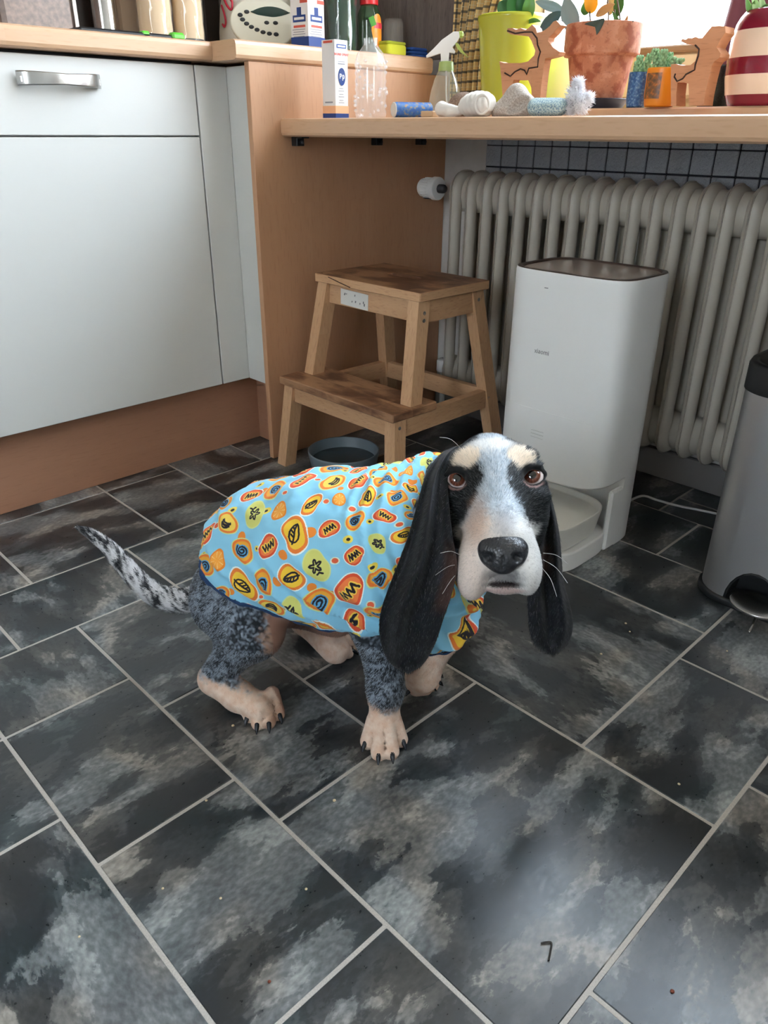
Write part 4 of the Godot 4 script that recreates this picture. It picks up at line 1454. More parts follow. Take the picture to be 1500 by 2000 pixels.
	# one continuous skin: body, tail, head and ears in a single mesh
	var skin := MB.new()
	for part in [body, tail, head, ears]:
		var base := skin.v.size()
		skin.v.append_array(part.v); skin.n.append_array(part.n); skin.u.append_array(part.u); skin.c.append_array(part.c)
		for q in part.i:
			skin.i.append(q + base)
	var fur := mat(Color.WHITE, 0.62, 0.0, 0.35)
	fur.vertex_color_use_as_albedo = true
	fur.rim_enabled = true
	fur.rim = 0.25
	fur.rim_tint = 0.6
	add(dog, "body", skin.done(), fur)
	# short coat: single hairs lying along the body
	var coat_m := MB.new()
	hairs(coat_m, body, 0.9, 0.0055, 1)
	hairs(coat_m, tail, 1.0, 0.006, 2)
	hairs(coat_m, head, 2.0, 0.0062, 3)
	hairs(coat_m, ears, 0.35, 0.006, 4)
	var hm := mat(Color.WHITE, 0.55, 0.0, 0.3)
	hm.vertex_color_use_as_albedo = true
	var hair := add(dog, "short_fur", coat_m.done(), hm)
	hair.set_meta("kind", "stuff")
	# eyes
	for k in 2:
		var e := MB.new()
		var look := (HX * Vector3(0.05 if k == 0 else -0.04, 0.13, 1.0)).normalized()
		var sx := Vector3.UP.cross(look).normalized(); var sy := look.cross(sx)
		var rows := []; var cols := []
		var r := 0.0142
		for s in 15:
			var a := PI * 0.62 * s / 14.0
			var ring := PackedVector3Array(); var cr := PackedColorArray()
			var rr := sin(a) * r * 1000.0
			for q in 28:
				var b := TAU * q / 28
				var bulge := 1.0 + 0.03 * (1.0 - smoothstep(6.0, 9.0, rr))
				ring.append(eyes[k] + (look * cos(a) + (sx * cos(b) + sy * sin(b)) * sin(a)) * r * bulge)
				var col := lin(12, 10, 10)
				if rr > 5.0 or a > 1.5:
					col = lin(86, 46, 34).lerp(lin(122, 70, 50), 0.5 + 0.5 * sin(q * 2.9))
				if rr > 9.6 or a > 0.85:
					col = lin(52, 30, 26)
				if (rr > 10.4 and a < 1.5) or a > 0.9:
					col = lin(232, 218, 214)
				cr.append(col)
			rows.append(ring); cols.append(cr)
		e.grid(rows, true, false, cols)
		var em := mat(Color.WHITE, 0.06)
		em.vertex_color_use_as_albedo = true
		em.clearcoat_enabled = true
		em.clearcoat = 1.0
		em.clearcoat_roughness = 0.02
		var eo := add(dog, "eye", e.done(), em)
		eo.set_meta("label", "brown eye with a pale lower rim")
	# nose leather
	var nf := Field.new()
	nf.ell(hp(10, -41, 72), Vector3(0.0275, 0.0165, 0.0175), hbas, 0.012)
	nf.ell(hp(10, -52, 73), Vector3(0.0235, 0.0155, 0.0165), hbas, 0.012)
	nf.ell(hp(10, -60, 72), Vector3(0.012, 0.010, 0.013), hbas, 0.008)
	nf.ell(hp(-7, -52, 89), Vector3(0.0068, 0.0052, 0.009), hbas * Basis(Vector3.BACK, 0.5), 0.004, 1)
	nf.ell(hp(27, -52, 89), Vector3(0.0068, 0.0052, 0.009), hbas * Basis(Vector3.BACK, -0.5), 0.004, 1)
	nf.cap(hp(10, -50, 90.5), 0.001, hp(10, -68, 86), 0.001, 0.003, 1)
	lo = Vector3(1e9, 1e9, 1e9); hi = -lo
	for k in 8:
		var q := hp(-24 if k & 1 else 44, -76 if k & 2 else -18, 46 if k & 4 else 100)
		lo = lo.min(q); hi = hi.max(q)
	var nm := nf.mesh(lo, hi, 0.0016)
	renormal(nm)
	var nmat := mat(C(30, 32, 37), 0.34, 0.0, 0.6)
	nmat.normal_enabled = true
	nmat.normal_texture = bump_tex(0.08, 2, 61, 5.0, 256)
	nmat.uv1_triplanar = true
	nmat.uv1_scale = Vector3.ONE * 14.0
	nmat.normal_scale = 0.5
	var no := add(dog, "nose", nm.done(), nmat)
	no.set_meta("label", "black leathery nose")
	# whiskers
	var wmat := mat(C(230, 230, 230), 0.4)
	for q in [[-38, -52, 50, -62, -48, 66], [-40, -62, 48, -68, -74, 62], [-40, -70, 46, -60, -96, 60], [57, -56, 46, 84, -82, 52], [56, -66, 44, 72, -98, 50], [57, -48, 46, 84, -60, 56], [-40, 78, 4, -66, 92, 18]]:
		var a := hp(q[0], q[1], q[2]); var b := hp(q[3], q[4], q[5])
		var mid := (a + b) * 0.5 + cam_basis * Vector3(0, 0.004, 0.006)
		var wm := MB.new()
		wm.tube(smooth([a, mid, b], 4), 0.0002, 5)
		add(dog, "whisker", wm.done(), wmat)
	# claws
	var cm := mat(C(34, 36, 42), 0.25)
	for q in claws:
		var m := MB.new()
		var a: Vector3 = q[0]; var d: Vector3 = q[1]
		m.tube([a - d * 0.004, a + d * 0.002 + Vector3(0, 0.001, 0), a + d * 0.007 - Vector3(0, 0.003, 0), a + d * 0.0105 - Vector3(0, 0.0085, 0)], [0.0036, 0.0038, 0.0031, 0.001], 10)
		add(dog, "claw", m.done(), cm)
	build_shirt(dog, [pelvis, p1, p2, p3, p4, n1, hb, sh, el, sh2, el2])

func ear(m: MB, row: Array, near: bool) -> void:
	var pts := []
	for q in row:
		pts.append([float(q[0]), float(q[1]), float(q[2]), float(q[3])])
	var rows := []; var cols := []
	var n := pts.size()
	var sub := 5
	for k in (n - 1) * sub + 1:
		var a := mini(k / sub, n - 2); var t := float(k - a * sub) / sub
		var v := [0.0, 0.0, 0.0, 0.0]
		for c in 4:
			var p0: float = pts[maxi(a - 1, 0)][c]; var p1: float = pts[a][c]; var p2: float = pts[a + 1][c]; var p3: float = pts[mini(a + 2, n - 1)][c]
			v[c] = 0.5 * (2.0 * p1 + (p2 - p0) * t + (2.0 * p0 - 5.0 * p1 + 4.0 * p2 - p3) * t * t + (3.0 * p1 - p0 - 3.0 * p2 + p3) * t * t * t)
		var ctr := at(v[0], v[1], v[2])
		var w: float = maxf(v[3], 0.5) * v[2] / FOCAL
		var ln := float(k) / ((n - 1) * sub)
		var ring := PackedVector3Array(); var cr := PackedColorArray()
		for s in 44:
			var b := TAU * s / 44
			var x := cos(b)
			var th := 0.0052 * minf(1.0, w / 0.02)
			# long soft folds near the root, an open curl along the edge beside the cheek
			var fade := (1.0 - smoothstep(0.62, 0.9, ln))
			var fold := (cos(x * 5.2 + (0.4 if near else 2.2) + ln * 2.0) * 0.009 + cos(x * 9.0 + 1.3 + ln * 3.0) * 0.0032) * fade * minf(1.0, w / 0.025)
			var curl := pow(maxf(0.0, x if near else -x), 3.0) * 0.012 * smoothstep(0.25, 0.45, ln) * fade
			var cup := -x * x * 0.01 * (1.0 - fade * 0.5)
			var z := sin(b) * th + fold + curl + cup
			var p := ctr + cam_basis * Vector3(x * w, 0.0, z)
			ring.append(p)
			var inner := smoothstep(0.5, 0.75, x) * smoothstep(0.36, 0.44, ln) * (1.0 - smoothstep(0.56, 0.63, ln)) if near else smoothstep(-0.5, -0.1, x) * (1.0 - smoothstep(0.1, 0.45, x)) * smoothstep(0.30, 0.34, ln) * (1.0 - smoothstep(0.40, 0.44, ln))
			if sin(b) < -0.2:
				inner = 0.6 if near else 0.4
			var fl := fnA.get_noise_3d(p.x * 500.0, p.y * 150.0, p.z * 500.0)
			cr.append(lin(15, 16, 20).lerp(lin(48, 52, 60), clampf(fl + 0.2, 0.0, 1.0) * 0.5).lerp(lin(84, 58, 48), inner * 0.6))
		rows.append(ring); cols.append(cr)
	m.grid(rows, true, not near if false else false, cols)

func hairs(out: MB, skin: MB, density: float, length: float, what: int) -> void:
	var r := RandomNumberGenerator.new()
	r.seed = 900 + what
	for t in range(0, skin.i.size(), 3):
		var a := skin.v[skin.i[t]]; var b := skin.v[skin.i[t + 1]]; var c := skin.v[skin.i[t + 2]]
		var nn := skin.n[skin.i[t]]
		var mid := (a + b + c) / 3.0
		if nn.dot(EYE - mid) < -0.12 * (EYE - mid).length():
			pass
		var area := (b - a).cross(c - a).length() * 0.5 * 1e6
		var want := area * density * 0.42
		var cnt := int(want) + (1 if r.randf() < want - int(want) else 0)
		if cnt == 0:
			continue
		var flow := Vector3(-0.5, -0.8, 0.1)
		var ln := length
		if what == 1:
			# nothing under the shirt
			if mid.y > 0.20 or (mid.x > -0.78 and mid.y > 0.125 and mid.x < -0.66) or (mid.x > -0.66 and mid.y > 0.17):
				continue
			if mid.y < 0.06:
				flow = Vector3(0.7, -0.25, 0.2)
				ln *= 0.55
		elif what == 2:
			flow = Vector3(-0.9, 0.35, 0.15)
		elif what == 3:
			var l := HX.transposed() * (mid - HO) / 0.00097
			if l.z < -70.0:
				continue
			flow = HX * Vector3(l.x * 0.02, 0.25 + l.y * 0.012, -0.6) if l.y > -20.0 else HX * Vector3((l.x - 9.0) * 0.03, -0.5, -0.4)
			if l.y < 10.0 and l.z > 30.0:
				ln *= 0.6
			# keep the eyes and the nose clear
			if Vector2(l.x + 45.5, l.y - 40.0).length() < 17.5 or Vector2(l.x - 47.5, l.y - 43.0).length() < 17.5 or Vector2((l.x - 10.0) / 30.0, (l.y + 50.0) / 24.0).length() < 1.0:
				continue
		else:
			flow = Vector3(-0.1, -1.0, 0.0)
		flow = (flow - nn * flow.dot(nn)).normalized()
		for q in cnt:
			var s := r.randf(); var u := r.randf()
			if s + u > 1.0:
				s = 1.0 - s; u = 1.0 - u
			var p := a + (b - a) * s + (c - a) * u
			var jit := Vector3(r.randf() - 0.5, r.randf() - 0.5, r.randf() - 0.5)
			var d := (flow + nn * (0.16 + 0.16 * r.randf()) + jit * 0.34).normalized()
			var side := d.cross(nn).normalized() * (0.00036 if what != 2 else 0.00042)
			var col := skin.c[skin.i[t]]
			if what == 3:
				col = face_coat(p)
			elif what == 1 and mid.y > 0.06 and col.r < 0.28 and col.b > col.r:
				col = lin(22, 26, 34) if r.randf() < 0.70 - col.r else lin(168, 178, 190)
			col = col.lerp(Color(0, 0, 0), r.randf() * 0.3) if r.randf() < 0.5 else col.lerp(Color(0.85, 0.88, 0.9), r.randf() * 0.12)
			var k := out.put(p - side - nn * 0.0004, nn, Vector2.ZERO, col)
			out.put(p + side - nn * 0.0004, nn, Vector2.ZERO, col)
			out.put(p + d * (ln * (0.6 + 0.6 * r.randf())), (nn + d * 0.3).normalized(), Vector2.ZERO, col)
			out.tri(k, k + 1, k + 2)

# ---------------------------------------------------------------- the shirt

func shirt_print() -> ImageTexture:
	# pale blue jersey with rows of fruit stickers: ringed ovals, slices, bananas and loose ink doodles
	var s := 1024
	var im := Image.create(s, s, false, Image.FORMAT_RGB8)
	im.fill(C(142, 206, 234))
	var r := RandomNumberGenerator.new()
	r.seed = 12
	var cells := 10
	var step := s / float(cells)
	for gy in cells:              # small fillers between the stickers: discs, rings and pips
		for gx in cells:
			var c := Vector2((gx + (0.5 if gy % 2 else 0.0)) * step, (gy + 0.5) * step) + Vector2(r.randf_range(-8, 8), r.randf_range(-8, 8))
			if gx % 2 == 0:
				c.y += step * 0.5
			var kind := r.randi() % 3
			var rd := r.randf_range(11.0, 19.0)
			for y in range(-20, 21):
				for x in range(-20, 21):
					var e := Vector2(x, y * (1.0 if kind == 0 else 1.35)).rotated(kind * 0.8).length() / rd
					if e < 1.0:
						var col: Color = [C(240, 142, 60), C(240, 214, 92), C(222, 232, 214)][kind]
						if kind == 2 and e < 0.72:
							col = C(232, 104, 70)
						elif kind == 1 and e < 0.4:
							col = C(52, 46, 48)
						im.set_pixel(posmod(int(c.x) + x, s), posmod(int(c.y) + y, s), col)
	for gy in cells:
		for gx in cells:
			var c := Vector2((gx + 0.5 + (0.5 if gy % 2 else 0.0)) * step + r.randf_range(-9, 9), (gy + 0.5) * step + r.randf_range(-9, 9))
			var kind := (gx * 3 + gy * 5 + r.randi() % 3) % 6
			var ang := r.randf() * TAU
			var big := r.randf_range(0.7, 1.08)
			var rad := Vector2(50, 36) * big
			var cols: Array = [[C(236, 130, 60), C(246, 202, 66)], [C(226, 88, 58), C(240, 128, 72)], [C(240, 140, 52), C(248, 168, 70)], [C(236, 130, 60), C(238, 206, 90)], [C(238, 128, 56), C(238, 170, 60)], [C(206, 214, 130), C(214, 214, 120)]][kind]
			var wob := r.randf() * TAU
			var pinch := 0.22 if kind == 0 else 0.06
			if kind == 2:
				rad = Vector2(34, 34) * big
			var strokes := doodle(r, kind)
			var ext := 66
			for y in range(-ext, ext):
				for x in range(-ext, ext):
					var q := Vector2(x, y).rotated(-ang)
					var a := q.angle()
					var e := (q / rad).length() / (1.0 + pinch * cos(a * 2.0 + wob) + 0.05 * cos(a * 3.0 - wob))
					var col := Color.TRANSPARENT
					if e < 1.0:
						col = cols[1]
						if e > 0.8 and kind != 5:
							col = cols[0]
						if kind == 2 and e < 0.8 and fposmod(a * 8.0 / TAU, 1.0) < 0.14:
							col = C(250, 214, 150)
					elif e < 1.09 and kind != 2:
						col = C(238, 244, 240) if kind < 3 else C(214, 222, 150)
					if col.a > 0.0:
						im.set_pixel(posmod(int(c.x) + x, s), posmod(int(c.y) + y, s), col)
			for lay in 2:
				if lay == 0 and kind != 1 and kind != 4:
					continue
				var pen := 6 if lay == 0 else 2
				var ink := C(44, 40, 46) if lay == 1 else (C(92, 160, 206) if kind == 4 else C(246, 204, 84))
				for t in range(0, strokes.size() - 1):
					var u0: Vector2 = strokes[t]; var u1: Vector2 = strokes[t + 1]
					if u0.x > 900.0 or u1.x > 900.0:
						continue
					var len := int(u0.distance_to(u1) * big / 1.5) + 1
					for w in len + 1:
						var q := c + (u0.lerp(u1, float(w) / len) * big).rotated(ang)
						for y in range(-pen, pen + 1):
							for x in range(-pen, pen + 1):
								if x * x + y * y <= pen * pen + 1:
									im.set_pixel(posmod(int(q.x) + x, s), posmod(int(q.y) + y, s), ink)
	return ImageTexture.create_from_image(im)

func doodle(r: RandomNumberGenerator, kind: int) -> Array:
	var out := []
	var gap := Vector2(999, 999)
	match kind:
		0:      # a leaf with veins
			for k in 13:
				out.append(Vector2(cos(TAU * k / 12.0) * 26.0, sin(TAU * k / 12.0) * 13.0 * (1.0 - 0.3 * cos(TAU * k / 12.0))))
			out.append(gap); out.append(Vector2(-30, 0)); out.append(Vector2(26, 0)); out.append(gap)
			for k in 3:
				out.append(Vector2(-12 + k * 11, 0)); out.append(Vector2(-6 + k * 11, -8)); out.append(gap)
		1:      # crossed scribble
			for k in 9:
				out.append(Vector2(-28 + k * 7.0, (12.0 if k % 2 else -12.0) * r.randf_range(0.7, 1.1)))
		3:      # two bananas
			for b in 2:
				for k in 8:
					var a := 0.5 + k * 0.3
					out.append(Vector2(cos(a) * 24.0, sin(a) * 24.0 - 14.0 + b * 10.0))
				for k in 8:
					var a := 0.5 + (7 - k) * 0.3
					out.append(Vector2(cos(a) * 22.0, sin(a) * 14.0 - 12.0 + b * 10.0))
				out.append(gap)
		4:      # spiral
			for k in 22:
				var a := k * 0.6
				out.append(Vector2(cos(a) * (4.0 + k * 1.1), sin(a) * (3.0 + k * 0.75)))
		5:      # small flower
			for k in 31:
				var a := TAU * k / 30.0
				out.append(Vector2(cos(a), sin(a)) * (14.0 + 7.0 * cos(a * 5.0)))
			out.append(gap); out.append(Vector2(-30, 14)); out.append(Vector2(-22, 6)); out.append(Vector2(-26, -4))
		_:
			out.append(gap); out.append(gap)
	return out

var hem_p := Vector3.ZERO
var hem_n := Vector3.UP

func shirt_fold(p: Vector3, ax: Vector3, side: Vector3, mid: Vector3) -> float:
	# soft diagonal folds that hang from the shoulder and gather before the collar
	var q := p - mid
	var s := q.dot(ax); var w := q.dot(side); var y := q.y
	var u := s * 0.75 + y * 0.9
	var n := fnB.get_noise_2d(w * 9.0, s * 6.0 + y * 7.0)
	var low := smoothstep(0.07, -0.05, y)
	var d := pow(0.5 + 0.5 * sin(u * 112.0 + n * 3.4), 2.0) * 0.012 * low * smoothstep(0.0, 0.06, -(p - hem_p).dot(hem_n))
	d += 0.0045 * fnB.get_noise_3dv(p * 24.0)
	var nk := smoothstep(0.075, 0.11, s)
	d += sin(s * 330.0 + w * 18.0 + n * 2.0) * 0.0035 * nk
	return d

func build_shirt(dog: Node3D, j: Array) -> void:
	var pelvis: Vector3 = j[0]; var p1: Vector3 = j[1]; var p2: Vector3 = j[2]; var p3: Vector3 = j[3]; var p4: Vector3 = j[4]; var n1: Vector3 = j[5]; var hb: Vector3 = j[6]
	var side := Vector3(0.34, 0, 0.94).normalized()
	var ax := (p3 - pelvis).normalized()
	var up := side.cross(ax).normalized()
	if up.y < 0.0:
		up = -up
	# hem: contains the sideways direction, from high on the rump down to the belly
	var ha := at(386, 1090, 1.135) + ax * 0.026; var hm := at(520, 1186, 1.07) + ax * 0.026
	var slope := (hm - ha); slope -= side * slope.dot(side)
	var hn := side.cross(slope).normalized()
	if hn.dot(ax) > 0.0:
		hn = -hn
	hem_p = ha; hem_n = hn
	var cn := (hb - n1).normalized()
	var cp := n1 + cn * 0.014
	var sl: Vector3 = j[7]; var se := sl.lerp(j[8], 0.78)
	var sl2: Vector3 = j[9]; var se2 := sl2.lerp(j[10], 0.6)
	var g := 0.007
	var cloth := mat(Color.WHITE, 0.85, 0.0, 0.3)
	cloth.albedo_texture = shirt_print()
	cloth.rim_enabled = true
	cloth.rim = 0.2
	var navy := mat(C(30, 62, 104), 0.8)
	for pass_no in 3:
		var f := Field.new()
		var e := g + (0.0 if pass_no == 0 else 0.0016)
		if pass_no < 2:
			f.cap(pelvis, 0.074 + e, p1, 0.088 + e, 0.03)
			f.cap(p1, 0.088 + e, p2, 0.098 + e, 0.03)
			f.cap(p2, 0.098 + e, p3, 0.093 + e, 0.03)
			f.cap(p3, 0.088 + e, p4, 0.068 + e, 0.03)
			f.cap(p3, 0.08 + e, n1, 0.06 + e, 0.03)
			f.cap(n1, 0.06 + e, hb, 0.052 + e, 0.03)
		if pass_no != 1:
			f.cap(sl, 0.054 + e, se, 0.041 + e, 0.022, 0, true)
		if pass_no == 0:
			f.cap(sl2, 0.042 + e, se2, 0.036 + e, 0.022, 0, true)
			f.plane(ha, hn)
			f.plane(cp, cn)
		elif pass_no == 1:
			f.plane(ha + hn * 0.001, hn)
			f.plane(ha - hn * 0.0085, -hn)
		else:
			var ad := (se - sl).normalized()
			f.plane(se - ad * 0.0075, -ad)
		var m := f.mesh(Vector3(-0.99, 0.05, -0.80), Vector3(-0.46, 0.44, -0.38), 0.004 if pass_no == 0 else 0.0032)
		renormal(m)
		for k in m.v.size():
			m.v[k] += m.n[k] * shirt_fold(m.v[k], ax, side, p2)
		renormal(m)
		if pass_no > 0:
			add(dog, "shirt_binding", m.done(), navy)
			continue
		var ang := PackedFloat32Array()
		for k in m.v.size():
			var q := m.v[k] - p2
			var axis_drop := up * (q.dot(ax) * 0.0)
			var a := atan2(q.dot(side), (q - axis_drop).dot(up))
			ang.append(a)
			var al := q.dot(ax)
			var rho := (q - ax * al).length()
			m.u[k] = Vector2((al + maxf(0.0, 0.1 - rho) * smoothstep(0.02, 0.06, al)) / 0.46, a * 0.112 / 0.46)
		for t in range(0, m.i.size(), 3):
			var hi := -10.0; var lo := 10.0
			for q in 3:
				hi = maxf(hi, ang[m.i[t + q]] if m.i[t + q] < ang.size() else 0.0); lo = minf(lo, ang[m.i[t + q]] if m.i[t + q] < ang.size() else 0.0)
			if hi - lo > PI:
				for q in 3:
					var k := m.i[t + q]
					if ang[k] < 0.0:
						m.i[t + q] = m.put(m.v[k], m.n[k], m.u[k] + Vector2(0, TAU * 0.112 / 0.46))
						ang.append(ang[k] + TAU)
		var so := add(dog, "shirt", m.done(), cloth)
		so.set_meta("label", "light blue jersey shirt with orange and yellow printed stickers")

# ---------------------------------------------------------------- small things

func deep(p: Vector3) -> float:
	return -(cam_basis.transposed() * (p - EYE)).z

func px_len(px: float, p: Vector3) -> float:
	return px * deep(p) / FOCAL

func spot_z(px: float, y: float, z: float) -> Vector3:
	return Vector3(on_z(px, 220.0, z).x, y, z)

func spot_x(px: float, py: float, y: float, x: float) -> Vector3:
	return Vector3(x, y, on_x(px, py, x).z)

func lathe_mesh(prof: Array, seg := 36) -> ArrayMesh:
	var m := MB.new()
	m.lathe(prof, Vector3.ZERO, seg)
	return m.done()

func facing(p: Vector3) -> Basis:
	# a frame at p whose z looks level towards the room's middle where the photograph was taken from
	var d := EYE - p; d.y = 0.0; d = d.normalized()
	return Basis(Vector3.UP.cross(d), Vector3.UP, d)

func clear_glass(col := Color(1, 1, 1), alpha := 0.12, rough := 0.03) -> StandardMaterial3D:
	var m := mat(Color(col.r, col.g, col.b, alpha), rough)
	m.transparency = BaseMaterial3D.TRANSPARENCY_ALPHA
	return m

func label_text(parent: Node3D, txt: String, size: float, col: Color, xf: Transform3D) -> void:
	var tm := TextMesh.new()
	tm.text = txt
	var fnt := SystemFont.new()
	fnt.font_names = PackedStringArray(["Droid Sans"])
	fnt.font_weight = 700
	tm.font = fnt
	tm.font_size = 32
	tm.pixel_size = size / 32.0
	tm.depth = 0.0003
	var o := add(parent, "lettering", tm, mat(col, 0.6))
	o.transform = xf

func carton(called: String, label: String, at_p: Vector3, w: float, h: float, yaw: float, tall: bool) -> void:
	var o := thing(called, label, "box", at_p, "medicine cartons")
	o.rotation.y = yaw
	var card := mat(C(236, 234, 232), 0.5)
	add(o, "carton", block(Vector3(-w * 0.5, 0, -w * 0.5), Vector3(w * 0.5, h, w * 0.5), 0.0008), card)
	var navy := mat(C(28, 62, 130), 0.5); var red := mat(C(214, 88, 70), 0.5); var grey := mat(C(150, 150, 156), 0.6); var orange := mat(C(246, 186, 140), 0.5)
	var e := 0.0005
	var hb := h * (0.065 if tall else 0.27)
	add(o, "blue_band", block(Vector3(-w * 0.5 - e, 0.0002, -w * 0.5 - e), Vector3(w * 0.5 + e, hb, w * 0.5 + e), 0.0002), navy)
	if tall:
		add(o, "orange_band", block(Vector3(-w * 0.5 - e * 0.8, hb, -w * 0.5 - e * 0.8), Vector3(w * 0.5 + e * 0.8, h * 0.165, w * 0.5 + e * 0.8), 0.0002), orange)
	for face in 2:
		var b := Basis(Vector3.UP, PI * 0.5 if face == 0 else 0.0)
		var m := MB.new()
		var yl := h * (0.92 if tall else 0.62)
		if not (tall and face == 1):
			m.box(b * Vector3(0, yl, w * 0.5 + e), Vector3(w * 0.72, h * (0.05 if tall else 0.13), e), 0.0, b)
			if not tall:
				m.box(b * Vector3(0, yl + h * 0.13, w * 0.5 + e), Vector3(w * 0.24, h * 0.16, e), 0.0, b)
			add(o, "logo_plate", m.done(), navy)
			m = MB.new()
			m.box(b * Vector3(0, yl, w * 0.5 + e * 1.7), Vector3(w * 0.56, h * (0.02 if tall else 0.05), e), 0.0, b)
			add(o, "logo_print", m.done(), card)
		m = MB.new()
		if tall and face == 0:
			for q in [0.73, 0.705, 0.70]:
				m.box(b * Vector3(0, h * q, w * 0.5 + e), Vector3(w * 0.5, h * 0.008, e), 0.0, b)
			for q in 6:
				m.box(b * Vector3(-w * 0.05, h * (0.39 - q * 0.032 - (q / 2) * 0.012), w * 0.5 + e), Vector3(w * (0.28 if q % 2 == 0 else 0.4), h * 0.006, e), 0.0, b)
		elif not tall:
			for q in 4:
				m.box(b * Vector3(-w * 0.04, h * (0.41 - q * 0.045), w * 0.5 + e), Vector3(w * (0.72 - 0.1 * (q % 2)), h * 0.014, e), 0.0, b)
		else:
			m.box(b * Vector3(0, h * 0.21, w * 0.5 + e), Vector3(w * 0.6, h * 0.02, e), 0.0, b)
		add(o, "small_print", m.done(), grey)
		m = MB.new()
		if not tall:
			m.box(b * Vector3(w * 0.28, h * 0.94, w * 0.5 + e), Vector3(w * 0.42, h * 0.07, e), 0.0, b)
			add(o, "corner_tab", m.done(), red)
			m = MB.new()
			m.box(b * Vector3(0, h * 0.47, w * 0.5 + e), Vector3(w * 0.66, h * 0.045, e), 0.0, b)
			add(o, "red_print", m.done(), red)
		elif face == 1:
			m.box(b * Vector3(0, h * 0.975, w * 0.5 + e), Vector3(w * 0.7, h * 0.03, e), 0.0, b)
			add(o, "red_print", m.done(), red)
		else:
			label_text(o, "WOND SPRAY", w * 0.17, C(220, 110, 96), Transform3D(b, b * Vector3(0, h * 0.82, w * 0.5 + e)))
			m.lathe([Vector2(0, 0), Vector2(w * 0.27, 0.0), Vector2(w * 0.27, 0.0004), Vector2(0, 0.0005)], b * Vector3(0.0, h * 0.54, w * 0.5 + e), 28, b * Basis(Vector3.RIGHT, Vector3.BACK, Vector3.DOWN), Vector2(1.0, 1.55))
			add(o, "emblem", m.done(), navy)
			label_text(o, "Pp", w * 0.34, C(240, 240, 240), Transform3D(b, b * Vector3(0, h * 0.545, w * 0.5 + e * 2.4)))

func block_at(c: Vector3, size: Vector3, bev: float, b: Basis) -> ArrayMesh:
	var m := MB.new()
	m.box(c, size, bev, b)
	return m.done()

